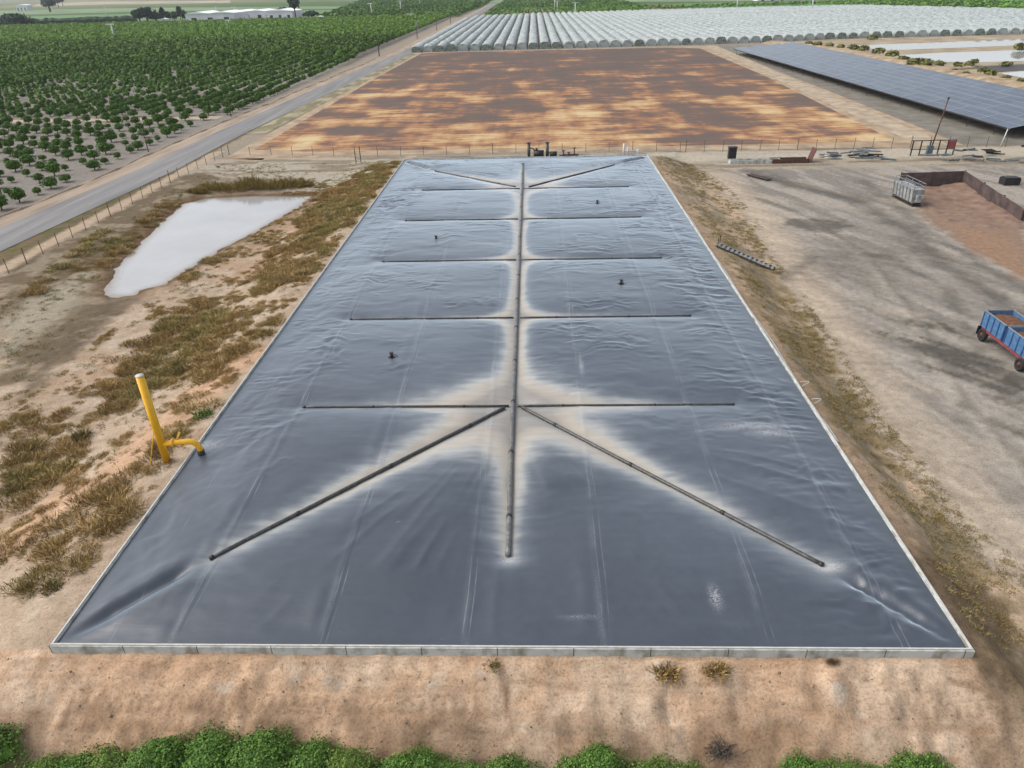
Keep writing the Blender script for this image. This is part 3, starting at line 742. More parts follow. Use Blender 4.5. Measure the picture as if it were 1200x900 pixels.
# small black gas hatches standing on the cover
def hatch(u, v, label):
    p = at(u, v, RIMZ + .35); z = float(cover_z(np.array([p[0]]), np.array([p[1]]))[0])
    r = thing('inspection_port', label, 'hatch', (p[0], p[1], z - .03), RNG.uniform(0, 1), 'black ports on the pond cover'); r.scale = (.72, .72, .72)
    mb = MB(); mb.tube([(0, 0, 0), (0, 0, .05)], .42, 16); mb.build('flange', 'coupling', r)
    mb = MB(); mb.tube([(0, 0, .04), (0, 0, .5)], .17, 12); mb.build('riser', 'black', r, True)
    mb = MB(); mb.tube([(0, 0, .5), (0, 0, .58)], .23, 12); mb.build('cap', 'black', r)
    mb = MB(); mb.tube([(.1, 0, .32), (.42, .05, .26), (.62, .1, .05)], .035, 6); mb.build('hose_stub', 'black', r)
hatch(700, 237, 'small black port on the cover between the two farthest right cross pipes')
hatch(511, 279, 'small black port on the cover left of the central pipe, farther one')
hatch(728, 331, 'small black port on the cover between nearer right cross pipes')
hatch(459, 417, 'black port on the cover left of the central pipe, nearest of all')

# white hose lying along the right rim
hose = thing('water_hose', 'thin white pipe lying along the right concrete rim with small loops', 'hose', (X1 + .25, 38, RIMZ))
mb = MB(); ys = np.arange(37, 119, 1.0)
mb.tube([(.06 * math.sin(y * .4), y - 38, gz1(X1 + .25, y) - RIMZ + .09) for y in ys], .06, 6); mb.build('pipe', 'batten', hose, True)
for y in (41.8, 44.2):
    zz = gz1(X1 + .6, y) - RIMZ
    mb = MB(); mb.tube([(.08 + .55 * math.sin(q) ** 2, y - 38 + .28 * math.cos(q), zz + .1 + .22 * math.sin(q)) for q in np.linspace(0, math.pi, 9)], .022, 6); mb.build('loop', 'batten', hose, True)

# ================================================================== YELLOW GAS FLARE
fx, fy = -23.0, 35.35; fz = gz1(fx, fy)
fl = thing('gas_flare', 'bright yellow upright vent stack with bent side arm entering the cover', 'flare stack', (fx, fy, fz - .05))
mb = MB(); mb.tube([(0, 0, 0), (0, 0, 6.1)], .23, 20); mb.build('stack', 'yellow', fl, True)
mb = MB(); mb.tube([(0, 0, 6.08), (0, 0, 6.13)], .242, 20); mb.build('rim_ring', 'batten', fl, True)
ex, ey, ez = 2.25, .25, 0.45
arm = [(.1, .0, 1.35), (.8, .06, 1.38), (1.55, .14, 1.40)] + [(1.55 + .62 * math.sin(q), .14 + .1 * math.sin(q), 1.40 - .62 * (1 - math.cos(q))) for q in np.linspace(.3, math.pi / 2, 6)] + [(2.17, .24, .68)]
mb = MB(); mb.tube(arm, .18, 14); mb.build('side_arm', 'yellow', fl, True)
mb = MB(); mb.tube([(2.17, .24, .70), (2.17, .24, .12)], .22, 14); mb.build('boot', 'black', fl, True)
mb = MB(); mb.tube([(.75, .06, 1.36), (.75, .06, 1.44)], .23, 14); mb.tube([(.62, .05, 1.40), (.76, .07, 1.40)], .25, 14); mb.build('flange', 'yellow', fl, True)
mb = MB(); mb.tube([(.95, .08, 1.5), (1.15, .35, 1.95)], .06, 8); mb.build('valve_handle', 'yellow', fl, True)
for dx, dy in ((-.95, -.25), (.45, 1.5)):
    mb = MB(); mb.tube([(dx * .1, dy * .1, 2.6), (dx, dy, .0)], .025, 6); mb.build('guy_rod', 'yellow', fl)

# ================================================================== FENCES
def fence(label, pts, step, h_, name='wire_fence'):
    P = np.array(pts, float); sl = np.r_[0, np.cumsum(np.hypot(*np.diff(P, axis=0).T))]
    n = int(sl[-1] / step) + 1; t = np.linspace(0, sl[-1], n); X = np.interp(t, sl, P[:, 0]); Y = np.interp(t, sl, P[:, 1])
    Z = gz(X, Y); root = thing(name, label, 'fence', (X[0], Y[0], Z[0]))
    base = np.array([X[0], Y[0], Z[0]])
    for i in range(n):
        q = np.array([X[i], Y[i], Z[i]]) - base
        hh = h_ * (1.12 if i % 6 == 0 else 1) * RNG.uniform(.97, 1.04); l = RNG.normal(0, .03, 2)
        mb = MB(); mb.tube([q - [0, 0, .2], q + [l[0], l[1], hh]], .055 if i % 6 == 0 else .04, 6); mb.build('post', 'post', root)
    mb = MB()
    for k in range(8):
        hh = h_ * (.08 + .9 * k / 7)
        mb.tube([np.array([X[i], Y[i], Z[i] + hh]) - base for i in range(n)], .009, 4, False)
    mb.build('wire_mesh', 'wire', root)
fence('wire fence on slim posts between the asphalt road and the muddy pond', [(-59.3, 58), (-59.2, 82), (-59.4, 95), (-59.6, 118), (-58.2, 134.5)], 3.1, 1.7)
fence('long wire fence behind the far end of the pond cover', [(-57.8, 136.5), (-46.7, 135.3), (-32, 132.4), (0, 132.8), (26, 131.6)], 4.2, 1.7)
fence('wire fence between the yard scrap and the solar panels', [(27, 131.6), (60, 131.2), (86, 131), (112, 131)], 3.2, 1.9)

# ================================================================== TREES
def leaf_cloud(n, rx, ry, rz, size, seed, core=True, lumps=7, zc=0.0, jag=.25, sharp=5.0, sprig=0.0):
    r = np.random.default_rng(seed); V, F = [], []
    L = r.normal(size=(lumps, 3)); L /= np.linalg.norm(L, axis=1)[:, None]; L[:, 2] = np.abs(L[:, 2]) * .9 - .15
    lw = r.uniform(.12, .38, lumps)
    def rad(d): return 1 - jag + np.max(np.exp((d @ L.T - 1) * sharp) * lw, axis=1) * 1.6
    d = r.normal(size=(n, 3)); d /= np.linalg.norm(d, axis=1)[:, None]; d[:, 2] = np.where(d[:, 2] < -.55, -d[:, 2], d[:, 2])
    k = rad(d) * r.uniform(.72, 1.06, n)
    k = np.where(r.uniform(size=n) < sprig, k * r.uniform(1.0, 1.36, n), k)
    p = d * k[:, None] * [rx, ry, rz] + [0, 0, zc]
    nrm = d * .8 + r.normal(size=(n, 3)) * .55 + [0, 0, .3]; nrm /= np.linalg.norm(nrm, axis=1)[:, None]
    t = np.cross(nrm, r.normal(size=(n, 3))); t /= np.linalg.norm(t, axis=1)[:, None]; bt = np.cross(nrm, t)
    sz = size * r.uniform(.55, 1.25, n)[:, None]
    q = np.stack([p - t * sz, p - bt * sz * .55, p + t * sz, p + bt * sz * .55], 1).reshape(-1, 3)
    V = [q]; F = np.arange(4 * n).reshape(-1, 4)
    if core:
        m = 10; th, ph = np.meshgrid(np.linspace(0, 2 * np.pi, m, endpoint=False), np.linspace(-1.2, 1.5, 6))
        dd_ = np.stack([np.cos(th) * np.cos(ph), np.sin(th) * np.cos(ph), np.sin(ph)], -1).reshape(-1, 3)
        c_ = dd_ * (rad(dd_) * .74)[:, None] * [rx, ry, rz] + [0, 0, zc]
        o = 4 * n; G = []
        for a in range(5):
            for b_ in range(m): G.append((o + a * m + b_, o + a * m + (b_ + 1) % m, o + (a + 1) * m + (b_ + 1) % m, o + (a + 1) * m + b_))
        V.append(c_); F = np.vstack([F, np.array(G)])
    return np.vstack(V), F

CIT = []
for k in range(6):
    V, F = leaf_cloud(480, 1.25, 1.25, 1.12, .19, 100 + k, zc=1.04)
    me = np_mesh('crown', V, F, 'citrus', False)
    mb = MB(); mb.tube([(0, 0, -.1), (.03, .02, .5), (0, 0, 1.1)], [.11, .09, .06], 7)
    mb.tube([(0, .02, .45), (.35, .2, .95)], [.06, .03], 5); mb.tube([(0, 0, .5), (-.3, -.2, 1.0)], [.06, .03], 5)
    CIT.append((me, mb.mesh('trunk', 'bark')))

def citrus(x, y, sc, label):
    me, tr = CIT[random.randrange(6)]
    r = thing('citrus_tree', label, 'tree', (x, y, 0), random.uniform(0, 6.28), 'citrus trees in the near orchard blocks')
    r.scale = (sc * random.uniform(.9, 1.1), sc * random.uniform(.9, 1.1), sc * random.uniform(.88, 1.1))
    link('crown', me, r); link('trunk', tr, r)

def road_x(y): return np.interp(y, [r[1] for r in RC], [r[0] for r in RC])
def visible_left(y): return -84 - max(0, y - 106) * .70 - 12
cand = []
for row in range(160):
    xr = -77.6 - row * 4.8
    for yy in np.arange(96, 178.6, 4.3):
        x = xr + random.gauss(0, .2) - (yy - 106) * .025; y = yy + random.gauss(0, .3)
        if x < -82 - max(0, y - 98) * .68 - 4: continue
        if random.random() < .06: continue
        cand.append((x, y, random.choice((.72, .88, .95, 1.0, 1.08, .58)), 0))
    for yy in np.arange(185.2, 330, 3.5):
        x = xr + random.gauss(0, .22) + 1; y = yy + random.gauss(0, .3)
        if x > road_x(y) - 9.5 or x < visible_left(y): continue
        thin = -170 < x < -70 and y < 300
        if random.random() < (.06 if thin else .01): continue
        cand.append((x, y, random.uniform(.84, 1.04) if thin else random.uniform(1.08, 1.32), 1))
near_, rest = [], []
cand.sort(key=lambda c: math.hypot(c[0], c[1]))
for i, c_ in enumerate(cand): (near_ if i < 298 else rest).append(c_)
for x, y, sc, blk in near_:
    if blk == 0:
        l = 'citrus tree in the row by the road, before the dirt cross track' if x > road_x(y) - 18 else ('small young citrus tree in the gappy block before the dirt cross track' if sc < .8 else 'round citrus tree in the gappy block before the dirt cross track')
    else:
        l = 'citrus tree in the edge row by the road, beyond the dirt cross track' if x > road_x(y) - 16 else 'dark green citrus tree in the fuller block beyond the dirt cross track'
    citrus(x, y, sc, l)

# the rest of the orchards: one object per orchard, low leaf clumps
def canopy(name, pts, nleaf, size, zscale=1.0):
    variants = []
    for k in range(5):
        V, F = leaf_cloud(nleaf, 1.25, 1.25, 1.2 * zscale, size, 300 + k, core=True, zc=1.4 * zscale); variants.append((V, F))
    Vs, Fs, Ts, off = [], [], [], 0
    pts = np.array(pts)
    for k in range(5):
        P = pts[k::5]; V, F = variants[k]; n = len(P)
        if n == 0: continue
        a = RNG.uniform(0, 6.28, n); s_ = P[:, 2]; ca, sa = np.cos(a) * s_, np.sin(a) * s_
        X = V[None, :, 0] * ca[:, None] - V[None, :, 1] * sa[:, None] + P[:, 0:1]
        Y = V[None, :, 0] * sa[:, None] + V[None, :, 1] * ca[:, None] + P[:, 1:2]
        Z = V[None, :, 2] * s_[:, None] + 0 * X
        Vs.append(np.stack([X, Y, Z], -1).reshape(-1, 3)); Fs.append((F[None] + (np.arange(n) * len(V))[:, None, None] + off).reshape(-1, 4)); off += n * len(V)
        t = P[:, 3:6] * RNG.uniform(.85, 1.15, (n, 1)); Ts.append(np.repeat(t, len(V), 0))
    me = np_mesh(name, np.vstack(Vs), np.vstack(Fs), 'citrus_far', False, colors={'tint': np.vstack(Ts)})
    return struct(name, me, 'stuff')
A = [(x, y, sc, .85, .9, .85) for x, y, sc, _ in rest]
for row in range(200):
    xr = -78.6 - row * 5.3
    for yy in np.arange(334, 742, 4.0):
        if xr > road_x(yy) - 11 or xr < -84 - (yy - 106) * .78 - 20: continue
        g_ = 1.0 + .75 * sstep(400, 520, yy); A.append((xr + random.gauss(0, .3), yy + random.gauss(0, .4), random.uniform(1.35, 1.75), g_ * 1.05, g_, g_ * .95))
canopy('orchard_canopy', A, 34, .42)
B = []
for row in range(60):
    xr = -73 - row * 6.4
    for yy in np.arange(742, 1900, 7.5):
        if xr < -205 - (yy - 742) * .16: continue
        if xr > road_x(yy) - 12: continue
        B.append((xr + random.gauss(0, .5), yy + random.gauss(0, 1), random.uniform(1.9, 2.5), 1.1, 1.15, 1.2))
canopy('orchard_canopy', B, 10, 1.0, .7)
B = []
for row in range(75):
    xr = -44 + row * 6.2
    y0_ = 742 - max(0, xr - 290) * 1.5
    for yy in np.arange(y0_ + 4, 1500, 6.5):
        if 100 < xr < 300 and yy < 800 + (xr - 100) * .1: continue
        if xr > 120 and yy > 835: continue
        if yy < 560: continue
        g_ = 1.5 if yy < 880 else 1.15
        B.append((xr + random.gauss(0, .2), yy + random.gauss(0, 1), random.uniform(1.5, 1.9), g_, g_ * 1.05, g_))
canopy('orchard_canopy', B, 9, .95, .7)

# distant single trees
def far_tree(u, v, h_, w, label, kind='tree', name='tree', slim=False):
    p = at(u, v, 0)
    r = thing(name, label, 'tree', (p[0], p[1], 0), 0)
    V, F = leaf_cloud(260, w / 2, w / 2, h_ * .44, h_ * .06 + w * .04, int(u * 7 + v), zc=h_ * .56, lumps=6, jag=.35)
    link('crown', np_mesh('crown', V, F, 'darktree', False), r)
    mb = MB(); mb.tube([(0, 0, -.2), (.1, 0, h_ * .3), (0, 0, h_ * .7)], [w * .06, w * .05, w * .02], 7); mb.build('trunk', 'bark', r)
far_tree(347, 23.5, 27, 12, 'tall dark tree towering beside the white packing sheds', name='gum_tree')
far_tree(334, 22.5, 12, 15, 'round dark tree left of the tallest tree by the sheds')
far_tree(366, 23, 8, 22, 'low dark tree right of the tallest tree by the sheds')
far_tree(165, 29, 15, 16, 'bushy dark tree at the left end of the far tree clump')
far_tree(174, 28.5, 17, 18, 'broad dark tree in the middle of the far tree clump')
far_tree(184, 28, 11, 16, 'low rounded tree at the right end of the far tree clump')
for u, hh, l in ((193, 16, 'leftmost slim cypress beside the white packing sheds'), (199, 12, 'shorter slim cypress second from left of the sheds'), (206, 12, 'slim cypress in the middle of the sheds row'), (213, 17, 'tallest slim cypress touching the left white shed'), (218, 13, 'slim cypress against the left white shed wall')):
    far_tree(u, 28, hh, 6, l, name='cypress_tree')
far_tree(59, 14, 24, 30, 'lone round dark tree in the hazy far fields')
far_tree(69, 9, 26, 16, 'thin tree right of the lone round tree, far fields')
far_tree(74, 7, 26, 16, 'thinnest tree furthest right in the hazy far fields')
far_tree(18, 32, 13, 34, 'wide greyish tree at the left picture edge')
far_tree(33, 31, 8, 18, 'low tree beside the wide greyish tree at left edge')
mb = MB(); pa, pb = at(-60, 31.5, 0), at(160, 25.2, 0); r = random.Random(3)
V_, F_ = [], []
nseg = 60
hv = [];
for i in range(nseg):
    t = i / (nseg - 1); c_ = pa + (pb - pa) * t; hh = 5.5 + r.uniform(-.8, .8)
    for k, (dy, z) in enumerate(((-3, 0), (-3.2, hh * .6), (-1.5, hh), (1.5, hh * .96), (3, hh * .5), (3, 0))): hv.append((c_[0], c_[1] + dy + r.uniform(-.5, .5), z))
mb.add(hv, [(i * 6 + k, (i + 1) * 6 + k, (i + 1) * 6 + k + 1, i * 6 + k + 1) for i in range(nseg - 1) for k in range(5)] + [tuple(range(5, -1, -1)), tuple((nseg - 1) * 6 + k for k in range(6))])
tag(mb.build('hedge', 'darktree', smooth=False), 'long straight dark hedge edging the bright far green field', 'hedge')

# front bushes at the foot of the bank
BUSH = []
for k in range(5):
    V, F = leaf_cloud(7000, 1.3, 1.1, .95, .048, 500 + k, zc=.95, lumps=30, jag=.34, sharp=16.0, sprig=.16)
    me = np_mesh('crown', V, F, 'bushleaf', False)
    mb = MB()
    for q in range(4): mb.tube([(0, 0, -.3), (.3 * math.cos(q * 1.6), .3 * math.sin(q * 1.6), .6), (.6 * math.cos(q * 1.6), .6 * math.sin(q * 1.6), 1.2)], [.05, .035, .015], 6)
    me2 = me.copy(); me2.materials.clear(); me2.materials.append(MT['bushleaf_b']); BUSH.append((me if k != 2 else me2, mb.mesh('stem', 'bark')))
front = [(-22.9, 17.10, 1.30, 'darker green bush cut by the bottom left corner'), (-18.9, 16.35, 0.99, 'small bush right of the bare gap at bottom left'), (-17.2, 16.55, 1.04, 'green bush second in the hedge at bottom left'), (-15.4, 16.80, 1.14, 'green bush just left of the tallest bush in the bottom row'),
         (-13.3, 16.95, 1.17, 'tallest bright green bush in the row at the bottom'), (-11.2, 17.05, 1.20, 'green bush just right of the tallest bush in the bottom row'), (-9.2, 16.70, 1.04, 'green bush below the pale bare patch on the bank'), (-7.5, 16.60, 0.99, 'low green bush left of the bottom row centre'), (-5.6, 16.50, 0.99, 'low green bush in the bottom row below the left cross pipes'),
         (-3.7, 16.35, 0.94, 'lowest bush in the bottom row, left of the narrow gap'), (-1.5, 16.50, 1.02, 'green bush at bottom centre left of the bare gap'), (2.3, 16.60, 1.16, 'rounded bush right of the bare gap at bottom centre'), (4.6, 16.50, 1.02, 'green bush left of the grey brushwood heap'),
         (10.0, 16.45, 1.04, 'green bush just right of the grey brushwood heap'), (12.2, 16.35, 0.96, 'low bush second right of the grey brushwood heap'), (14.3, 16.50, 1.04, 'bush at the right end of the bottom row'), (16.3, 16.15, 0.88, 'smallest bush beyond the right end of the bottom row')]
front += [(x, 16.42 + .1 * math.sin(x * 5), .92, 'green bush filling a gap in the hedge row along the bottom edge') for x in (-20.0, -14.3, -12.2, -10.2, -8.3, -6.5, -4.6, -2.6, 1.2, 3.5, 5.7, 11.1, 13.2, 15.3)]
for i, (x, y, sc, l) in enumerate(front):
    me, st = BUSH[i % 5]
    r = thing('green_bush', l, 'bush', (x, y, gz1(x, y) - .05), i * 1.3, 'green bushes along the foot of the bank'); r.scale = (sc * random.uniform(1.05, 1.25), sc, sc * random.uniform(.86, 1.0))
    link('crown', me, r); link('stem', st, r)
# brushwood heap
p = atg(843, 884); mb = MB(); r = random.Random(5)
for i in range(170):
    a, t = r.uniform(0, 6.28), r.uniform(.2, 1.0); cx_, cy_, cz_ = r.gauss(0, .25), r.gauss(0, .18), abs(r.gauss(.2, .12))
    dv = Vector((math.cos(a), math.sin(a) * .8, r.uniform(-.2, .5))) * t * .6
    c0 = Vector((cx_, cy_, cz_)); mid = c0 + dv * .5 + Vector((r.gauss(0, .06), r.gauss(0, .06), r.gauss(0, .06)))
    mb.tube([c0, mid, c0 + dv], [.018, .013, .006], 4)
o = mb.build('brushwood_heap', 'dryleaf'); o.location = (p[0], p[1], p[2]); tag(o, 'heap of dry grey branches between green bushes at the bottom', 'brushwood')

# ================================================================== WEEDS
def blades(n, r_, h_, w, seed, lean=.6):
    r = np.random.default_rng(seed)
    a = r.uniform(0, 6.28, n); rad = r_ * np.sqrt(r.uniform(0, 1, n)); b0 = np.stack([rad * np.cos(a), rad * np.sin(a), np.zeros(n)], 1)
    hh = h_ * r.uniform(.5, 1.1, n) * (1 - .5 * (rad / r_) ** 2)
    tip = b0 + np.stack([np.cos(a) * rad * .4 + r.normal(0, lean * h_ * .5, n), np.sin(a) * rad * .4 + r.normal(0, lean * h_ * .5, n), hh], 1)
    q = r.uniform(0, 6.28, n); d = np.stack([np.cos(q), np.sin(q), np.zeros(n)], 1) * (w * r.uniform(.6, 1.4, n))[:, None]
    mid = (b0 + tip) / 2 + r.normal(0, .03, (n, 3))
    V = np.stack([b0 - d * .6, mid - d, tip, mid + d], 1).reshape(-1, 3)
    return V, np.arange(4 * n).reshape(-1, 4)

def scatter(name, pts, variants, mat):
    Vs, Fs, Ts, off = [], [], [], 0; pts = np.array(pts); nv = len(variants)
    for k in range(nv):
        P = pts[k::nv]; V, F = variants[k]; n = len(P)
        if n == 0: continue
        a = RNG.uniform(0, 6.28, n); ca, sa = np.cos(a) * P[:, 3], np.sin(a) * P[:, 3]
        X = V[None, :, 0] * ca[:, None] - V[None, :, 1] * sa[:, None] + P[:, 0:1]; Y = V[None, :, 0] * sa[:, None] + V[None, :, 1] * ca[:, None] + P[:, 1:2]
        Z = V[None, :, 2] * P[:, 3:4] + P[:, 2:3]
        Vs.append(np.stack([X, Y, Z], -1).reshape(-1, 3)); Fs.append((F[None] + (np.arange(n) * len(V))[:, None, None] + off).reshape(-1, 4)); off += n * len(V)
        Ts.append(np.repeat(P[:, 4:7], len(V), 0))
    return struct(name, np_mesh(name, np.vstack(Vs), np.vstack(Fs), mat, False, colors={'tint': np.vstack(Ts)}), 'stuff')

MASS = [  # dry scrub masses on the left slope, traced
    [(350, 262), (372, 235), (398, 215), (440, 195), (466, 192), (440, 225), (415, 255), (385, 275), (355, 285)],
    [(296, 330), (315, 300), (345, 282), (383, 275), (392, 288), (378, 315), (345, 330), (300, 345)],
    [(235, 300), (262, 290), (290, 282), (288, 296), (262, 306), (240, 308)], [(178, 332), (200, 320), (230, 317), (228, 324), (200, 333)],
    [(150, 410), (190, 375), (235, 357), (262, 362), (266, 385), (235, 410), (205, 425), (196, 445), (160, 460), (125, 465), (105, 462)],
    [(225, 415), (250, 390), (290, 370), (325, 375), (330, 395), (300, 408), (265, 430), (245, 440), (228, 425)],
    [(103, 490), (112, 468), (150, 460), (198, 440), (190, 458), (150, 480), (125, 500), (105, 505)],
    [(0, 545), (20, 522), (65, 515), (95, 525), (95, 552), (60, 575), (20, 598), (0, 605)],
    [(30, 510), (60, 490), (92, 475), (95, 490), (60, 505), (40, 515)], [(0, 505), (30, 480), (38, 486), (10, 510)],
    [(190, 500), (205, 480), (235, 460), (240, 475), (218, 500), (205, 520), (190, 530)],
    [(80, 590), (120, 572), (150, 560), (185, 530), (200, 535), (200, 560), (150, 600), (140, 625), (105, 655), (60, 675), (40, 690), (10, 700), (0, 700), (0, 650), (40, 628)],
    [(300, 395), (345, 370), (352, 380), (318, 405)], [(30, 330), (80, 300), (118, 270), (125, 280), (90, 312), (45, 345)],
    [(115, 290), (150, 275), (205, 235), (208, 245), (165, 282), (125, 312)]]
V1 = [blades(170, .62, .44, .022, 700 + k, .8) for k in range(6)]
pts = []
r = random.Random(9)
for mi, poly in enumerate(MASS):
    P = [atg(u, v)[:2] for u, v in poly]; xs, ys = [p[0] for p in P], [p[1] for p in P]
    area = abs(sum(P[i][0] * P[i - 1][1] - P[i - 1][0] * P[i][1] for i in range(len(P)))) / 2
    for _ in range(int(area * 5.2)):
        x, y = r.uniform(min(xs) - 1, max(xs) + 1), r.uniform(min(ys) - 1, max(ys) + 1)
        n_ = float(fbm(np.array([x * .45]), np.array([y * .45]), 400, 3)[0])
        if float(poly_sd(np.array([x]), np.array([y]), P)[0]) > (n_ - .5) * 5.5 or n_ < .29 + r.uniform(-.05, .07): continue
        if X0 - .8 < x or float(poly_sd(np.array([x]), np.array([y]), POND)[0]) < .3: continue
        g_ = .45 * float(sstep(.48, .68, fbm(np.array([x * .2]), np.array([y * .2]), 410, 2))[0]); b_ = r.uniform(.75, 1.25)
        pts.append((x, y, 0, r.uniform(.35, 1.25), b_ * (1 - .28 * g_), b_ * (1 + .06 * g_), b_ * (1 - .15 * g_)))
pts = np.array(pts); pts[:, 2] = gz(pts[:, 0], pts[:, 1]) - .03
xq = RNG.uniform(-40, -22.6, 9000); yq = RNG.uniform(26, 117, 9000)
kq = fbm(xq * .35, yq * .35, 440, 4) + .10 * np.exp(-((xq + 28) / 5) ** 2); keep = (kq + RNG.uniform(-.12, .12, len(xq)) > .60) & (poly_sd(xq, yq, POND) > .6)
xq, yq = xq[keep], yq[keep]; n_ = len(xq); b_ = RNG.uniform(.8, 1.3, n_)
pts = np.vstack([pts, np.stack([xq, yq, gz(xq, yq) - .02, RNG.uniform(.18, .62, n_), b_, b_ * RNG.uniform(.92, 1.08, n_), b_ * .92], 1)])
scatter('dry_scrub', pts, V1, 'scrub')
# thin green-yellow ground weeds
V2 = [blades(34, .32, .20, .022, 800 + k, 1.0) for k in range(6)]
x = RNG.uniform(-57, -22.3, 9000); y = RNG.uniform(26, 128, 9000)
k = fbm(x * .22, y * .22, 420, 3); sdw = poly_sd(x, y, POND)
keep = (k + RNG.uniform(-.24, .24, len(x)) > .56) & (sdw > .7)
x, y = x[keep], y[keep]; n_ = len(x); b_ = RNG.uniform(.7, 1.25, n_); g_ = RNG.uniform(0, 1, n_)
P1 = np.stack([x, y, gz(x, y) - .02, RNG.uniform(.25, 1.15, n_) , b_ * (.80 + .3 * g_), b_ * 1.02, b_ * .85], 1)
ye = RNG.uniform(22, 122, 12000); we = np.interp(ye, toe_y, toe_x) - X1; xe = X1 + .9 + RNG.uniform(0, 1, 12000) ** .9 * (we + .3)
k = fbm(xe * .55, ye * .32, 430, 3); keep = k + RNG.uniform(-.3, .3, len(xe)) > .60 + .1 * (xe < X1 + 1.8)
xe, ye = xe[keep], ye[keep]; n_ = len(xe); b_ = RNG.uniform(.75, 1.3, n_); g_ = RNG.uniform(0, 1, n_)
P2 = np.stack([xe, ye, gz(xe, ye) - .02, RNG.uniform(.25, .95, n_), b_ * (.95 + .12 * g_), b_ * .95, b_ * .9], 1)
xb = RNG.uniform(-21, 18, 90); yb = RNG.uniform(19.6, 20.7, 90)
n_ = len(xb); P3 = np.stack([xb, yb, gz(xb, yb) - .02, RNG.uniform(.12, .4, n_), np.full(n_, 1.0), np.full(n_, 1.0), np.full(n_, .8)], 1)
scatter('ground_weeds', np.vstack([P1, P2, P3]), V2, 'tuft')

xs_ = np.r_[RNG.uniform(-25, 22, 700), RNG.uniform(-57, -22, 1800), RNG.uniform(26, 66, 500)]; ys_ = np.r_[RNG.uniform(17, 20.7, 700), RNG.uniform(24, 130, 1800), RNG.uniform(26, 118, 500)]
ok_ = poly_sd(xs_, ys_, POND) > .3; xs_, ys_ = xs_[ok_], ys_[ok_]; n_ = len(xs_)
def clod(k):
    r = np.random.default_rng(k); V = []
    for a in range(3):
        for b_ in range(6): q = 6.283 * b_ / 6 + a * .4; V.append((math.cos(q) * (1, .85, .35)[a] * r.uniform(.8, 1.2), math.sin(q) * (1, .85, .35)[a] * r.uniform(.8, 1.2), (-.3, .45, .8)[a] * r.uniform(.85, 1.15)))
    F = [(a * 6 + b_, a * 6 + (b_ + 1) % 6, (a + 1) * 6 + (b_ + 1) % 6, (a + 1) * 6 + b_) for a in range(2) for b_ in range(6)] + [(12, 13, 14, 15), (12, 15, 16, 17)]
    return np.array(V), np.array(F)
sm2, nt, b = nodes_of('clods'); a = N(nt, "ShaderNodeAttribute"); a.attribute_name = 'tint'; nt.links.new(a.outputs["Color"], b.inputs["Base Color"]); b.inputs["Roughness"].default_value = .95
tb = RNG.uniform(.75, 1.15, (n_, 1)) * np.where(RNG.uniform(size=(n_, 1)) < .5, S(186, 156, 128), S(150, 128, 106))
scatter('soil_clods', np.concatenate([np.stack([xs_, ys_, gz(xs_, ys_) , RNG.exponential(.018, n_).clip(.012, .075)], 1), tb], 1), [clod(k) for k in range(5)], sm2)

# separate tufts and bushes one can point at
def bush(u, v, sc, label, mat, kind='dry_bush', n=220, h_=.6, group=None, spot=None):
    p = atg(u, v) if spot is None else spot
    V, F = blades(n, .55, h_, .04, int(u * 3 + v * 5), .7)
    me = np_mesh(kind, V, F, mat, False, colors={'tint': np.ones((len(V), 3))})
    o = link(kind, me); o.location = (p[0], p[1], p[2] - .03); o.scale = (sc,) * 3
    tag(o, label, 'bush', group); return o
bush(215, 436, 1.1, 'grey green bush alone on bare sand above the yellow stack', 'tuft', 'weed_bush')
bush(150, 469, .7, 'small dark green plant left of the yellow stack top', 'bushleaf', 'weed_bush', 120, .4)
bush(239, 487, 1.0, 'bright green plant beside the rim, right of the yellow stack', 'bushleaf', 'weed_bush', 160, .5)
bush(95, 512, 1.0, 'low bush on sand between two scrub masses, left of the yellow stack', 'tuft', 'weed_bush')
bush(781, 788, .85, 'olive tuft below the front kerb, nearer the centre', 'scrub', 'weed_tuft', 420, .55)
bush(838, 784, .9, 'flat olive tuft below the front kerb, nearer the right', 'scrub', 'weed_tuft', 360, .35)
bush(578, 781, .55, 'thin dry tuft under the front kerb near the picture centre', 'tuft', 'weed_tuft', 120, .5)
bush(62, 690, .8, 'pale green weed at the lower end of the largest scrub mass', 'tuft', 'weed_bush')
# reeds on the far bank of the muddy pond
def reed(u, v, w, h_, label):
    p = atg(u, v); V, F = blades(620, w, h_, .05, int(u), .35)
    me = np_mesh('reed_clump', V * [1, .55, 1], F, 'reed', False); o = link('reed_clump', me)
    o.location = (p[0], p[1], gz1(p[0], p[1]) - .05); tag(o, label, 'reeds', 'reeds on the far bank of the muddy pond')
reed(250, 222, 2.2, 1.5, 'dry reed clump at the left end of the muddy pond bank')
reed(272, 223, 2.6, 1.6, 'brown reed clump second from left behind the muddy pond')
reed(294, 221, 2.2, 2.4, 'tallest reed clump at the middle of the muddy pond bank')
reed(315, 221, 2.6, 1.7, 'brown reed clump just right of the tallest one')
reed(338, 219, 2.6, 1.8, 'reed clump second from right behind the muddy pond')
reed(354, 218, 1.6, 1.3, 'short reed clump at the right end of the muddy pond bank')
reed(232, 226, 1.4, 1.2, 'small greenish reed clump outside the left end of the bank')

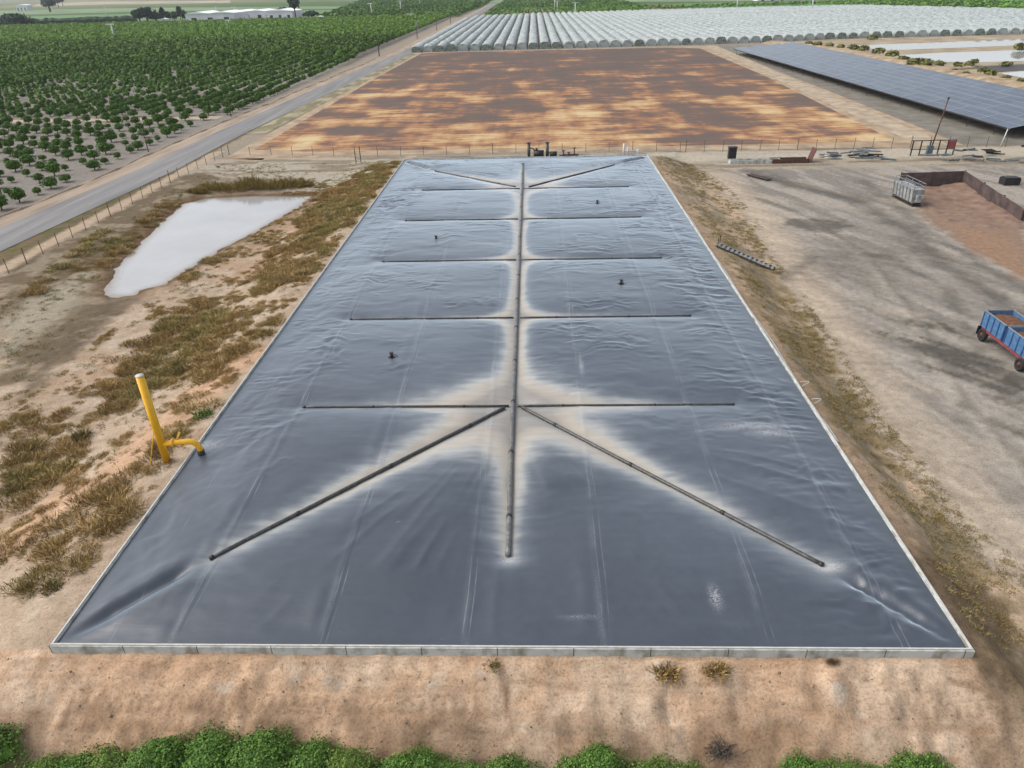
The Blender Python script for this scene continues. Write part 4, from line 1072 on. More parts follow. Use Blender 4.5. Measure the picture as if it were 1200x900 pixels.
# ================================================================== NET-COVERED ROWS
nm, nt, b = nodes_of('white_net')
w1 = noise(nt, .55, 5); w2 = noise(nt, 2.2, 4)
cc = ramp(nt, w1, [(.30, S(136, 150, 143)), (.48, S(184, 192, 190)), (.7, S(214, 218, 218))])
cc = mixc(nt, .8, cc, ramp(nt, w2, [(.28, (.62, .68, .64)), (.5, (1, 1, 1))]), 'MULTIPLY')
nt.links.new(cc, b.inputs["Base Color"]); b.inputs["Roughness"].default_value = .8; bump(nt, b, w2, .6, .4)
MT['net'] = nm
ne, nt, b = nodes_of('net_end'); w1 = noise(nt, 1.2, 4)
nt.links.new(ramp(nt, w1, [(.35, S(84, 98, 84)), (.65, S(168, 178, 170))]), b.inputs["Base Color"]); b.inputs["Roughness"].default_value = .9
MT['net_end'] = ne
def net_mesh(L, seed):
    n = int(L / 2.4); r = np.random.default_rng(seed); t = np.linspace(0, L, n); k = 9
    prof = np.linspace(0, math.pi, k); V = np.zeros((n, k, 3))
    ph = r.uniform(0, 6); lum = .5 + .5 * np.cos(t * 2 * math.pi / 4.8 + ph)
    w = 2.35 * (.90 + .10 * lum + r.normal(0, .03, n)); hgt = 3.0 * (.86 + .14 * lum + r.normal(0, .035, n))
    side = r.normal(0, .12, n)
    for j, a in enumerate(prof):
        V[:, j, 0] = -np.sign(math.cos(a)) * abs(math.cos(a)) ** .6 * w + side * math.sin(a) + r.normal(0, .06, n)
        V[:, j, 1] = t + r.normal(0, .1, n); V[:, j, 2] = abs(math.sin(a)) ** .62 * hgt + (r.normal(0, .06, n) if 0 < j < k - 1 else 0)
    return np_mesh('net', V.reshape(-1, 3), grid_faces(k, n)[:, ::-1], 'net', True), V[0]
def net_row(x, y0, L, seed, label, dark=False, ang=0.0):
    root = thing('netted_row', label, 'netted crop row', (x, y0, 0), ang, 'white netted crop rows beyond the brown field')
    me, e0 = NETS.setdefault((round(L / 10), seed % 5), None) or (None, None)
    if me is None:
        me, e0 = net_mesh(round(L / 10) * 10, seed); NETS[(round(L / 10), seed % 5)] = (me, e0)
    link('net', me, root)
    mb = MB(); mb.add([tuple(p + np.array([0, -.02, 0])) for p in e0], [tuple(range(len(e0)))]); mb.build('end_panel', 'net_end' if dark else 'net', root)
NETS = {}
xs = np.arange(-54.5, 400, 5.42)
for i, x in enumerate(xs):
    y0 = float(np.interp(x, [-57, 77, 110, 140, 225, 420], [358.5, 364, 368, 378, 380, 372])); y1 = float(np.interp(x, [-57, -48, 11, 104, 200, 290, 345, 420], [640, 690, 722, 724, 730, 715, 572, 500]))
    if y1 - y0 < 40: continue
    if i == 0: l = 'white netted row with dark end, nearest the asphalt road'
    elif i == 1: l = 'second white netted row in from the asphalt road'
    elif x < 74: l = 'long white netted crop row ending at the brown field edge'
    elif x < 112: l = 'white netted crop row ending behind the solar panels'
    else: l = 'white netted crop row ending behind the bright white ponds'
    net_row(x, y0, y1 - y0, i, l, i in (0, 6, 23, 26) or RNG.random() < .35, -.006 * 0)

# ================================================================== SOLAR ARRAY
pm, nt, b = nodes_of('solar_panel')
tc = N(nt, "ShaderNodeTexCoord"); sp = N(nt, "ShaderNodeSeparateXYZ"); nt.links.new(tc.outputs["Object"], sp.inputs[0])
def gridline(sock, period, w):
    f = math_n(nt, 'FRACT', math_n(nt, 'DIVIDE', sock, period)); return math_n(nt, 'LESS_THAN', f, w / period)
l1 = math_n(nt, 'MAXIMUM', gridline(sp.outputs["Y"], 1.02, .05), gridline(sp.outputs["X"], 2.0, .08))
l2 = math_n(nt, 'MAXIMUM', gridline(sp.outputs["Y"], 10.2, .22), l1)
vv = N(nt, "ShaderNodeTexWhiteNoise"); vv.noise_dimensions = '2D'
cmb = N(nt, "ShaderNodeCombineXYZ")
nt.links.new(math_n(nt, 'FLOOR', math_n(nt, 'DIVIDE', sp.outputs["X"], 2.0)), cmb.inputs[0]); nt.links.new(math_n(nt, 'FLOOR', math_n(nt, 'DIVIDE', sp.outputs["Y"], 5.1)), cmb.inputs[1])
nt.links.new(cmb.outputs[0], vv.inputs["Vector"])
pc = ramp(nt, vv.outputs["Value"], [(0, (.014, .023, .042)), (1, (.032, .047, .076))])
pc = mixc(nt, l2, pc, (.20, .22, .25)); nt.links.new(pc, b.inputs["Base Color"])
b.inputs["Roughness"].default_value = .22; b.inputs["Specular IOR Level"].default_value = .75
MT['panel'] = pm
SA = math.atan2(6.6, 179.0)
A0 = np.array([86.2, 137.0])
names4 = ('left edge, beside the dirt track', 'second from the dirt track', 'third from the dirt track', 'right edge, beside the sandy berm')
for i in range(4):
    cxs, L = 8.1 * i, 178 + 5.2 * i - 1.5 * i
    d0 = A0 + np.array([math.cos(SA), math.sin(SA)]) * cxs + np.array([0, 1.2 * i])
    root = thing('solar_array', f'long low ridge of dark blue solar panels, {names4[i]}', 'solar panels', (d0[0], d0[1], 0), SA, 'ridges of solar panels beyond the yard')
    for sgn, (xa, za, xb, zb) in ((0, (0.0, 2.0, 4.03, 2.75)), (1, (4.07, 2.75, 8.08, 2.0))):
        mb = MB(); nL = 36
        for k in range(nL):
            ya, yb = L * k / nL + .06, L * (k + 1) / nL - .02
            mb.add([(xa, ya, za), (xb, ya, zb), (xb, yb, zb), (xa, yb, za), (xa, ya, za - .06), (xb, ya, zb - .06), (xb, yb, zb - .06), (xa, yb, za - .06)],
                   [(0, 1, 2, 3), (7, 6, 5, 4), (0, 4, 5, 1), (1, 5, 6, 2), (2, 6, 7, 3), (3, 7, 4, 0)])
        mb.build('panel_slope', 'panel', root)
    mb = MB(); mb.box(.12, L / 2, 1.80, .12, L, .26); mb.build('eave_beam', 'darksteel', root)
    for k in range(20):
        mb = MB(); y = L * (k + .5) / 20
        mb.tube([(.25, y, -.1), (.25, y, 1.72)], .06, 6); mb.build('post', 'darksteel', root)
        mb = MB(); mb.tube([(4.05, y, -.1), (4.05, y, 2.62)], .06, 6); mb.build('post', 'darksteel', root)

# ================================================================== BUNKER, HOPPER, TRAILER, STAIRS
bk_ = thing('storage_bunker', 'dark brown two sided bunker wall holding reddish compost', 'bunker', (60.2, 102.6, 0))
P0, P1_, P2_ = np.array([51.8, 102.9]) - [60.2, 102.6], np.array([0., 0.]), np.array([59.9, 87.6]) - [60.2, 102.6]
def wall_part(a, b_, h0, h1, th, mat, name, n):
    a, b_ = np.array(a, float), np.array(b_, float); d = (b_ - a) / np.linalg.norm(b_ - a); nn = np.array([-d[1], d[0]]) * th / 2
    mb = MB(); L = np.linalg.norm(b_ - a); k = n
    for i in range(k):
        s0, s1 = L * i / k + .01, L * (i + 1) / k - .01; p, q = a + d * s0, a + d * s1; t0, t1 = h0 + (h1 - h0) * i / k, h0 + (h1 - h0) * (i + 1) / k
        mb.add([(p[0] - nn[0], p[1] - nn[1], -.1), (q[0] - nn[0], q[1] - nn[1], -.1), (q[0] + nn[0], q[1] + nn[1], -.1), (p[0] + nn[0], p[1] + nn[1], -.1), (p[0] - nn[0], p[1] - nn[1], t0), (q[0] - nn[0], q[1] - nn[1], t1), (q[0] + nn[0], q[1] + nn[1], t1), (p[0] + nn[0], p[1] + nn[1], t0)],
               [(0, 3, 2, 1), (4, 5, 6, 7), (0, 1, 5, 4), (1, 2, 6, 5), (2, 3, 7, 6), (3, 0, 4, 7)])
    mb.build(name, mat, bk_)
wall_part(P0, P1_ - np.array([.1, 0]), 2.5, 2.7, .16, 'wallrust', 'back_wall', 6)
wall_part(P1_, P2_, 2.7, 1.5, .16, 'wallrust', 'side_wall', 9)
for (x, y, h_) in ((P0[0], P0[1] + .2, 2.6), (-4.2, .25, 2.7), (.15, .15, 2.8), (.12, -5, 2.4), (.02, -10, 2.0), (P2_[0] + .15, P2_[1], 1.7)):
    mb = MB(); mb.box(x, y, h_ / 2 - .1, .16, .16, h_ + .1); mb.build('wall_post', 'darksteel', bk_)
# compost inside
hx, hy = np.meshgrid(np.linspace(51.0, 60.0, 46), np.linspace(84, 102.3, 70))
hz = .06 + .75 * sstep(8, 0, 102.3 - hy) * sstep(51.0, 54.5, hx) + .5 * sstep(3.5, 0, 60 - hx) * sstep(86, 92, hy)
edge_ = sstep(0, 1.2, hx - 51.0) * sstep(0, 1.5, hy - 84); hz = hz * edge_ + (fbm(hx * .8, hy * .8, 77, 4) - .5) * .3 * edge_ - .04
tag(link('compost_bed', np_mesh('compost_bed', np.stack([hx, hy, hz], -1).reshape(-1, 3), grid_faces(46, 70), plain('compost', S(152, 126, 108), .95, scale=.8, bmp=.6, c2=S(122, 94, 76), thr=(.3, .65)), True)), 'spread of reddish brown compost inside the dark bunker walls', 'compost')

hp = thing('feed_hopper', 'pale grey ribbed metal hopper box at the bunker mouth', 'hopper', (50.3, 97.3, 0), math.radians(4))
mb = MB()
for (y0_, y1_, x0_, x1_) in ((-2.5, 2.5, -.75, .75),):
    mb.add([(x0_ * .8, y0_, .5), (x1_ * .8, y0_, .5), (x1_ * .8, y1_, .5), (x0_ * .8, y1_, .5), (x0_, y0_, 2.2), (x1_, y0_, 2.2), (x1_, y1_, 2.2), (x0_, y1_, 2.2)], [(0, 3, 2, 1), (0, 1, 5, 4), (1, 2, 6, 5), (2, 3, 7, 6), (3, 0, 4, 7), (4, 5, 6, 7)])
mb.build('body', 'silver', hp)
for k in range(7):
    y = -2.42 + k * .805; mb = MB(); mb.tube([(-.62, y, .5), (-.80, y, 2.2)], .07, 6); mb.build('rib', 'steel', hp)
mb = MB()
for z in (2.55, 2.95):
    mb.tube([(-.7, -2.4, z), (-.7, 2.4, z)], .04, 6); mb.tube([(.7, -2.4, z), (.7, 2.4, z)], .04, 6); mb.tube([(-.7, -2.4, z), (.7, -2.4, z)], .04, 6); mb.tube([(-.7, 2.4, z), (.7, 2.4, z)], .04, 6)
for y in (-2.4, -.8, .8, 2.4):
    for x in (-.7, .7): mb.tube([(x, y, 2.18), (x, y, 2.97)], .04, 6)
mb.build('railing', 'steel', hp)
mb = MB(); mb.box(0, 0, .38, 1.1, 5.2, .16); mb.box(-.5, 0, .12, .14, 5.4, .14); mb.box(.5, 0, .12, .14, 5.4, .14)
for y in (-2, 0, 2): mb.box(0, y, .25, 1.0, .12, .16)
mb.build('skid_frame', 'darksteel', hp)
mb = MB(); mb.box(.1, -2.75, 1.1, .9, .4, .9); mb.build('spout', 'silver', hp)

def wheel(parent, x, y, r_=.52, w=.34, rimc='rust'):
    mb = MB(); n = 22
    for (ra, xa) in ((r_, 0),):
        V = []; prof = [(r_ * .58, -w / 2), (r_ * .9, -w / 2), (r_, -w * .35), (r_, w * .35), (r_ * .9, w / 2), (r_ * .58, w / 2)]
        for k in range(n):
            a = 2 * math.pi * k / n
            for rr_, xx in prof: V.append((x + xx, y + rr_ * math.cos(a), r_ + rr_ * math.sin(a)))
        m = len(prof); mb.add(V, [(k * m + j, k * m + (j + 1) % m, ((k + 1) % n) * m + (j + 1) % m, ((k + 1) % n) * m + j) for k in range(n) for j in range(m)])
    ty = mb.build('wheel', 'tyre', parent, True)
    mb = MB(); mb.tube([(x - w * .32, y, r_), (x + w * .32, y, r_)], r_ * .6, 18); mb.tube([(x - w * .5, y, r_), (x + w * .5, y, r_)], r_ * .2, 10); mb.build('hub', rimc, ty, True)
tr = thing('farm_trailer', 'blue two bin farm trailer on red chassis loaded with brown soil', 'trailer', (38.45, 52.0, 0))
def bin_(y0_, y1_):
    mb = MB(); xw = 1.15; zb, zt = 1.22, 2.55; t = .06
    B_ = (-xw, xw, y0_, y1_)
    mb.box(-xw, (y0_ + y1_) / 2, (zb + zt) / 2, t, y1_ - y0_, zt - zb); mb.box(xw, (y0_ + y1_) / 2, (zb + zt) / 2, t, y1_ - y0_, zt - zb)
    mb.box(0, y0_ + t / 2, (zb + zt) / 2, 2 * xw - t - .004, t, zt - zb); mb.box(0, y1_ - t / 2, (zb + zt) / 2, 2 * xw - t - .004, t, zt - zb); mb.box(0, (y0_ + y1_) / 2, zb + .03, 2 * xw - t - .004, y1_ - y0_ - 2 * t - .004, .05)
    o = mb.build('bin', 'blue', tr)
    for x in (-xw - .055, xw + .055):
        for k in range(5):
            y = y0_ + .06 + (y1_ - y0_ - .12) * k / 4; mb = MB(); mb.box(x, y, (zb + zt) / 2, .05, .09, zt - zb - .06); mb.build('rib', 'bluedark', o)
    mb = MB()
    for a, b_ in (((-xw, y0_), (xw, y0_)), ((xw, y0_), (xw, y1_)), ((xw, y1_), (-xw, y1_)), ((-xw, y1_), (-xw, y0_))): mb.tube([(*a, zt + .03), (*b_, zt + .03)], .055, 8)
    mb.build('top_rail', 'steel', o)
    gx_, gy_ = np.meshgrid(np.linspace(-xw + .05, xw - .05, 24), np.linspace(y0_ + .08, y1_ - .08, 30))
    zz = zt - .42 + .28 * np.cos(gx_ * 1.1) * np.cos((gy_ - (y0_ + y1_) / 2) * .8) + (fbm(gx_ * 3, gy_ * 3, int(y0_ * 10) + 50, 3) - .5) * .16
    link('soil_load', np_mesh('soil_load', np.stack([gx_, gy_, zz], -1).reshape(-1, 3), grid_faces(24, 30), 'soilload', True), o)
bin_(.12, 3.15); bin_(-3.35, -.12)
mb = MB(); mb.box(-.95, -.1, 1.02, .14, 6.5, .3); mb.box(.95, -.1, 1.02, .14, 6.5, .3)
for y in (-3, -1.5, 0, 1.5, 3): mb.box(0, y, 1.02, 1.74, .12, .18)
mb.build('chassis', 'red', tr)
for y in (2.75, -2.55):
    mb = MB(); mb.tube([(-.9, y, .52), (.9, y, .52)], .07, 8); mb.box(-.6, y, .72, .12, .5, .3); mb.box(.6, y, .72, .12, .5, .3); mb.build('axle', 'darksteel', tr)
    for x in (-1.0, 1.0): wheel(tr, x, y)
for x in (-1.0, 1.0):
    mb = MB(); mb.box(x, 3.36, .72, .42, .03, .75); mb.build('mudguard', 'black', tr)
mb = MB(); mb.tube([(-.6, -3.3, .95), (0, -5.0, .75)], .06, 8); mb.tube([(.6, -3.3, .95), (0, -5.0, .75)], .06, 8); mb.tube([(0, -4.9, .75), (0, -5.3, .72)], .07, 8); mb.build('drawbar', 'red', tr)

# metal steps lying on the slope by the right rim
a0, a1 = np.array([19.6, 74.6, 0]), np.array([25.3, 72.0, 0])
a0[2], a1[2] = gz1(a0[0], a0[1]) + .25, gz1(a1[0], a1[1]) + .12
st = thing('metal_steps', 'grey slatted metal stairway down the grassy slope to the yard', 'stairs', a0)
d_ = a1 - a0; sd_ = np.array([-d_[1], d_[0], 0]); sd_ = sd_ / np.linalg.norm(sd_) * .5
for sg in (-1, 1):
    mb = MB(); mb.tube([sd_ * sg, d_ + sd_ * sg], .07, 6); mb.build('stringer', 'darksteel', st)
for k in range(13):
    p = d_ * (k + .5) / 13; mb = MB(); mb.box(p[0], p[1], p[2] + .06, .28, .98, .05, math.atan2(d_[1], d_[0])); mb.build('tread', 'steel', st)
for sg in (-1, 1):
    mb = MB(); mb.tube([sd_ * sg * 1.1 + [.2, 0, -.4], sd_ * sg * 1.1 + [.2, 0, .9]], .04, 6); mb.build('stanchion', 'darksteel', st)
a2 = atg(889, 209)
st2 = thing('metal_ramp', 'short dark steel ramp lying on the yard behind the slope', 'ramp', a2, math.radians(-58))
mb = MB(); mb.box(0, 0, .25, 4.2, .9, .1); mb.build('deck', 'darksteel', st2)
for y in (-.48, .48):
    mb = MB(); mb.tube([(-2.1, y, .3), (2.1, y, .3)], .06, 6); mb.build('edge_rail', 'rust', st2)
for x in (-1.8, 1.8):
    mb = MB(); mb.box(x, 0, .1, .1, .8, .2); mb.build('foot', 'darksteel', st2)

# ================================================================== FAR-END EQUIPMENT AND SCRAP
pz = gz1(1.5, 123.6)
pu = thing('pump_skid', 'dark pump set with two upright pipes at the far end of the cover', 'pump', (1.2, 122.8, pz))
mb = MB(); mb.box(0, 0, .15, 3.6, 1.4, .2); mb.build('base_frame', 'darksteel', pu)
for x in (-2.2, .9):
    mb = MB(); mb.tube([(x, 0, 0), (x, 0, 2.7)], .26, 12); mb.build('upright_pipe', 'pipe', pu, True)
    mb = MB(); mb.tube([(x, 0, 2.7), (x, 0, 2.8)], .36, 12); mb.build('pipe_flange', 'darksteel', pu)
mb = MB(); mb.tube([(-1.4, -.1, 1.0), (.3, -.1, 1.0)], .55, 14); mb.tube([(-.9, -.1, 1.5), (-.9, -.1, 1.9)], .2, 10); mb.build('motor', 'black', pu, True)
mb = MB(); mb.tube([(1.3, 0, .9), (2.5, 0, .9)], .4, 14); mb.build('pump_casing', 'darksteel', pu, True)
mb = MB(); mb.tube([(-2.2, 0, 1.9), (-1.6, 0, 1.9), (-1.2, 0, 1.5)], .12, 8); mb.tube([(.9, 0, 1.2), (1.5, 0, 1.0)], .12, 8); mb.build('cross_pipe', 'pipe_pale', pu, True)
vz = gz1(5.6, 122.6)
va = thing('valve_assembly', 'low rusty valves and pipes beside the dark pump set', 'valve', (5.7, 122.4, vz))
mb = MB(); mb.tube([(-1.6, 0, .4), (1.6, 0, .4)], .18, 10); mb.build('pipe', 'pipe', va, True)
for x, h_ in ((-.9, 1.1), (.0, .8), (.9, 1.5)):
    mb = MB(); mb.tube([(x, 0, .5), (x, 0, h_)], .09, 8); mb.tube([(x, 0, h_), (x, 0, h_ + .08)], .3, 12); mb.tube([(x, -.3, .4), (x, .3, .4)], .25, 10); mb.build('valve', 'rust', va)
wz = gz1(16, 123)
wp = thing('white_pipework', 'small white upright pipes behind the far right of the cover', 'pipes', (16.0, 123.0, wz))
for x, h_ in ((-1.1, 2.1), (-.4, 1.6), (1.2, 1.1)):
    mb = MB(); mb.tube([(x, 0, 0), (x, 0, h_)], .16, 8); mb.build('upright', 'white', wp, True)
mb = MB(); mb.tube([(-1.1, 0, 1.0), (1.2, 0, .8)], .12, 8); mb.build('cross_pipe', 'white', wp, True)
bx = thing('control_box', 'dark upright cabinet in front of the fence, middle distance', 'cabinet', atg(857, 187))
mb = MB(); mb.box(0, 0, 1.1, 1.3, .8, 1.8); mb.build('cabinet', 'darksteel', bx)
mb = MB(); mb.box(0, -.02, 2.06, 1.45, .95, .1); mb.build('lid', 'black', bx)
mb = MB(); mb.box(0, -.42, 1.1, 1.1, .04, 1.5); mb.build('door', 'black', bx)
for x in (-.5, .5):
    mb = MB(); mb.box(x, 0, .1, .12, .7, .22); mb.build('foot', 'darksteel', bx)
pk = thing('concrete_trough', 'long low grey trough on the pale ground below the dark cabinet', 'trough', atg(884, 191))
mb = MB(); mb.box(0, -.6, .3, 8.4, .15, .6); mb.box(0, .6, .3, 8.4, .15, .6); mb.box(-4.12, 0, .3, .15, 1.04, .6); mb.box(4.12, 0, .3, .15, 1.04, .6); mb.box(0, 0, .08, 8.0, 1.0, .1); mb.build('basin', 'concrete', pk)
sk = thing('soil_bay', 'low brown bay with one tall rusty red end board', 'bay', atg(925, 190))
mb = MB(); mb.box(0, -.9, .35, 6.0, .12, .7); mb.box(0, .9, .3, 6.0, .12, .6); mb.box(-3.05, 0, .3, .1, 1.9, .6); mb.build('side_board', 'rust', sk)
mb = MB(); mb.add([(3.1, -.95, 0), (3.1, .95, 0), (3.75, .95, 2.2), (3.75, -.95, 2.2), (3.2, -.95, 0), (3.2, .95, 0), (3.85, .95, 2.2), (3.85, -.95, 2.2)], [(0, 1, 2, 3), (7, 6, 5, 4), (0, 4, 5, 1), (1, 5, 6, 2), (2, 6, 7, 3), (3, 7, 4, 0)]); mb.build('end_board', plain('dark_red_board', (.10, .03, .025), .7), sk)
mb = MB(); mb.box(0, 0, .2, 5.8, 1.6, .3); mb.build('soil_fill', 'soilload', sk)
# scrap heaps: every sheet and pipe its own piece
r = random.Random(21)
def scrap(u, v, n, spread, label_kind, mats, group):
    c_ = atg(u, v)
    for i in range(n):
        x, y = c_[0] + r.gauss(0, spread[0]), c_[1] + r.gauss(0, spread[1]); m = r.choice(mats); mb = MB(); z = gz1(x, y)
        lvl = .08 + .28 * (i % 5); a = r.uniform(-.5, .5)
        if r.random() < .55:
            L = r.uniform(1.4, 2.6); w_ = r.uniform(.7, 1.2)
            mb.box(0, 0, 0, L, w_, .07)
            for k in (-.35, 0, .35): mb.box(0, k * w_, .06, L * .98, .05, .05)
            nm, l, cat = 'scrap_sheet', 'ribbed metal sheet ' + label_kind, 'scrap sheet'
        else:
            L = r.uniform(1.6, 3.2); mb.tube([(-L / 2, 0, 0), (L / 2, 0, 0)], r.uniform(.1, .2), 10); mb.tube([(L / 2 - .1, 0, 0), (L / 2, 0, 0)], .24, 10)
            nm, l, cat = 'scrap_pipe', 'loose pipe ' + label_kind, 'scrap pipe'
        o = mb.build(nm, m, None); o.location = (x, y, z + lvl); o.rotation_euler = (r.uniform(-.05, .05), r.uniform(-.07, .07), a)
        tag(o, l, cat, group)
MT['scrapblue'] = plain('scrap_blue_grey', S(120, 145, 155), .6, .2, c2=S(80, 100, 110))
scrap(1010, 185, 16, (1.5, 1.0), 'in the bluish scrap heap before the fence', ('scrapblue', 'steel', 'scrapblue', 'darksteel'), 'pieces of the bluish scrap heap')
scrap(975, 186, 4, (1.2, .6), 'lying flat and pale left of the bluish scrap heap', ('white', 'steel'), 'pale sheets left of the scrap heap')
scrap(1150, 187, 12, (4.5, 1.3), 'in the grey scrap row at the right picture edge', ('steel', 'scrapblue', 'pipe_pale'), 'pieces of the right scrap row')
scrap(1185, 181, 9, (4.5, 1.0), 'in the dark scrap pile behind the right scrap row', ('darksteel', 'pipe', 'black'), 'pieces of the dark scrap pile')
bxx = thing('black_crate', 'dark bin with lid on pale ground right of the bunker', 'bin', atg(1182, 216))
mb = MB(); mb.box(0, 0, .5, 2.2, 1.5, .9); mb.build('body', 'black', bxx)
mb = MB(); mb.box(.05, 0, 1.02, 2.0, 1.3, .1); mb.build('lid', 'darksteel', bxx)
for x in (-.8, .8):
    mb = MB(); mb.box(x, 0, .03, .2, 1.5, .14); mb.build('skid', 'darksteel', bxx)
# open steel frame with a red board
fr = thing('steel_frame', 'open steel frame with a dark red board before the fence', 'frame', atg(1092, 182))
for x in (-3.6, -2.2, -.7, .8, 2.2, 3.4):
    mb = MB(); mb.box(x, 0, 1.2, .16, .16, 2.4); mb.build('upright', 'darksteel', fr)
for z in (1.0, 2.42):
    mb = MB(); mb.box(-.1, .1, z, 7.4, .1, .12); mb.build('rail', 'darksteel', fr)
mb = MB(); mb.box(2.8, -.14, 1.75, 1.1, .06, 1.2); mb.build('board', 'red', fr)
mb = MB(); mb.box(-.7, -.2, .9, .9, .5, 1.5); mb.build('panel_box', 'scrapblue', fr)
# leaning pole, white post
lp = atg(1091, 174); mb = MB(); mb.tube([(0, 0, -.3), (.9, .2, 8.2)], [.13, .09], 10)
lo = thing('leaning_pole', 'tall leaning brown pole behind the open steel frame', 'pole', lp)
mb.build('shaft', 'rust', lo, True); mb = MB(); mb.tube([(.88, .2, 8.0), (.91, .21, 8.4)], .16, 10); mb.build('top_cap', 'darksteel', lo)
w_ = atg(1172, 172); wo = thing('marker_post', 'thin white post by the fence near the solar panels', 'post', w_)
mb = MB(); mb.tube([(0, 0, -.2), (.4, 0, 3.0)], .09, 8); mb.build('shaft', 'white', wo, True); mb = MB(); mb.tube([(.4, 0, 3.0), (.42, 0, 3.1)], .12, 8); mb.build('cap', 'steel', wo)
# gate frame in the far fence on the left
gt = thing('fence_gate', 'small grey braced gate frame where the far fence meets the slope', 'gate', atg(420, 192))
for x in (-.4, .5):
    mb = MB(); mb.tube([(x, 0, -.2), (x, 0, 3.0 if x > 0 else 2.2)], .07, 8); mb.build('post', 'darksteel', gt)
mb = MB()
for z in (.4, 1.0, 1.6): mb.tube([(-.35, 0, z), (.45, 0, z)], .035, 6)
mb.tube([(-.35, 0, .4), (.45, 0, 1.6)], .03, 6); mb.build('brace', 'steel', gt)

# ================================================================== POLES, FROST FANS, SHEDS
def pole(u, v, h_, label, panel=False, mat='polewood', th=1.0):
    p = at(u, v, 0); r_ = thing('utility_pole', label, 'pole', (p[0], p[1], 0), 0, 'poles along the asphalt road')
    mb = MB(); mb.tube([(0, 0, -.3), (0, 0, h_)], [.22 * th, .14 * th], 8); mb.build('shaft', mat, r_, True)
    mb = MB(); mb.box(0, 0, h_ - .6, 1.8 * th, .12, .14); mb.build('crossarm', mat, r_)
    if panel: mb = MB(); mb.box(.1, -.25, h_ - 1.0, 1.6, .12, 2.2); mb.build('transformer', 'steel', r_)
pole(444.5, 66, 9, 'grey pole nearest the near end of the netted rows', mat='darksteel'); pole(489, 45, 8.5, 'pole with a pale box beside the netted rows', True)
pole(512, 36, 9, 'slim pole beside the road, second farthest by netted rows'); pole(528, 27, 10, 'farthest slim pole beside the road by netted rows')
pole(2, 228, 3.2, 'short dark post at the left picture edge by the orchard', mat='rust', th=.5); pole(174, 178, 4.2, 'slim pole at the orchard edge by the nearest road bend', th=.45); pole(271, 137, 5, 'slim pole at the orchard edge near the dirt cross track', th=.5)
def fan(u, v, h_, label, blades_=True):
    p = at(u, v, 0); r_ = thing('frost_fan', label, 'wind machine', (p[0], p[1], 0), RNG.uniform(-.5, .5), 'white frost fans in the orchards')
    mb = MB(); mb.tube([(0, 0, 0), (0, 0, h_)], [.55, .4], 8); mb.build('mast', 'white', r_, True)
    mb = MB(); mb.tube([(0, -.9, h_ + .1), (0, .7, h_ + .2)], .4, 8); mb.build('gearbox', 'steel', r_)
    mb = MB(); mb.box(0, -1.0, h_ + .1, 6.4, .16, .5); mb.build('fan_blade', 'white', r_)
for u, v, h_, l in ((135, 47.5, 9.5, 'nearest white frost fan above the left orchard'), (126, 20, 12, 'hazy frost fan behind the nearest one, left orchard'), (172, 22, 12, 'frost fan by the far tree clump'), (255, 21, 11, 'frost fan behind the leftmost packing shed'), (276, 20, 10, 'frost fan behind the middle packing shed'), (269, 31.5, 5, 'small white fan mast in front of the packing sheds'),
                   (436, 20, 12, 'broad white frost fan in the orchard left of the road, nearest'), (470, 15, 12, 'frost fan in the orchard, second nearest left of the road'), (492, 8, 14, 'frost fan farthest along the orchard left of the road'), (482, 24, 5, 'short white mast in the orchard near the netted rows'), (412, 7, 14, 'faint far frost fan above the left orchard edge'),
                   (650, 12, 13, 'frost fan beyond the netted rows, leftmost of a pair'), (653, 13, 9, 'shorter frost fan beside the leftmost of the pair'), (674, 18, 10, 'frost fan standing at the back edge of the netted rows'), (863, 13, 15, 'tall white mast behind the netted rows, right of centre'), (951, 13, 12, 'frost fan on bare ground behind the netted rows'), (821, 6, 12, 'frost fan in the far bright green field'), (965, 2, 10, 'distant frost fan at the top right')):
    fan(u, v, h_, l)
def shed(u0, u1, v, depth, h_, label, spans=2, dv=0.0):
    a, b_ = at(u0, v, 0), at(u1, v - (u1 - u0) * .027 + dv, 0); d = b_ - a; L = np.linalg.norm(d[:2]); rz = math.atan2(d[1], d[0])
    r_ = thing('packing_shed', label, 'shed', (a[0], a[1], 0), rz)
    mb = MB(); mb.box(L / 2, depth / 2, h_ / 2, L, depth, h_); mb.build('wall', 'shedwall', r_)
    sw = L / spans
    for k in range(spans):
        mb = MB(); x0_, x1_ = k * sw - .2, (k + 1) * sw + .2
        if k: x0_ = k * sw + .05
        if k < spans - 1: x1_ = (k + 1) * sw - .05
        xm = (x0_ + x1_) / 2; y0_, y1_ = -.6, depth + .6; e_, rg = h_ + .03, h_ + .03 + sw * .07
        mb.add([(x0_, y0_, e_), (xm, y0_, rg), (x1_, y0_, e_), (x0_, y1_, e_), (xm, y1_, rg), (x1_, y1_, e_)], [(0, 1, 4, 3), (1, 2, 5, 4), (0, 2, 1), (3, 4, 5), (0, 3, 5, 2)]); mb.build('roof', 'roof', r_)
    for k in range(3):
        mb = MB(); mb.box(L * (k + .5) / 3, -.06, h_ * .3, L * .1, .1, h_ * .6); mb.build('door', 'darksteel', r_)
shed(219, 276, 28.5, 42, 8.5, 'largest long white packing shed at the left of the sheds', 2)
shed(270, 312, 24.6, 45, 8, 'middle white packing shed with long low roof', 2)
shed(314, 344, 24.5, 40, 8, 'right white packing shed beside the tallest dark tree', 1)
shed(305, 316, 23.5, 12, 4, 'small low white shed between the middle and right sheds', 1)
shed(189, 196, 29.5, 8, 5, 'tiny white house left of the packing sheds', 1)
shed(370, 378, 25.3, 8, 4, 'tiny white roofed hut right of the tallest dark tree', 1)
shed(20, 32, 13, 22, 10, 'lone white house among the hazy far fields at top left', 1)
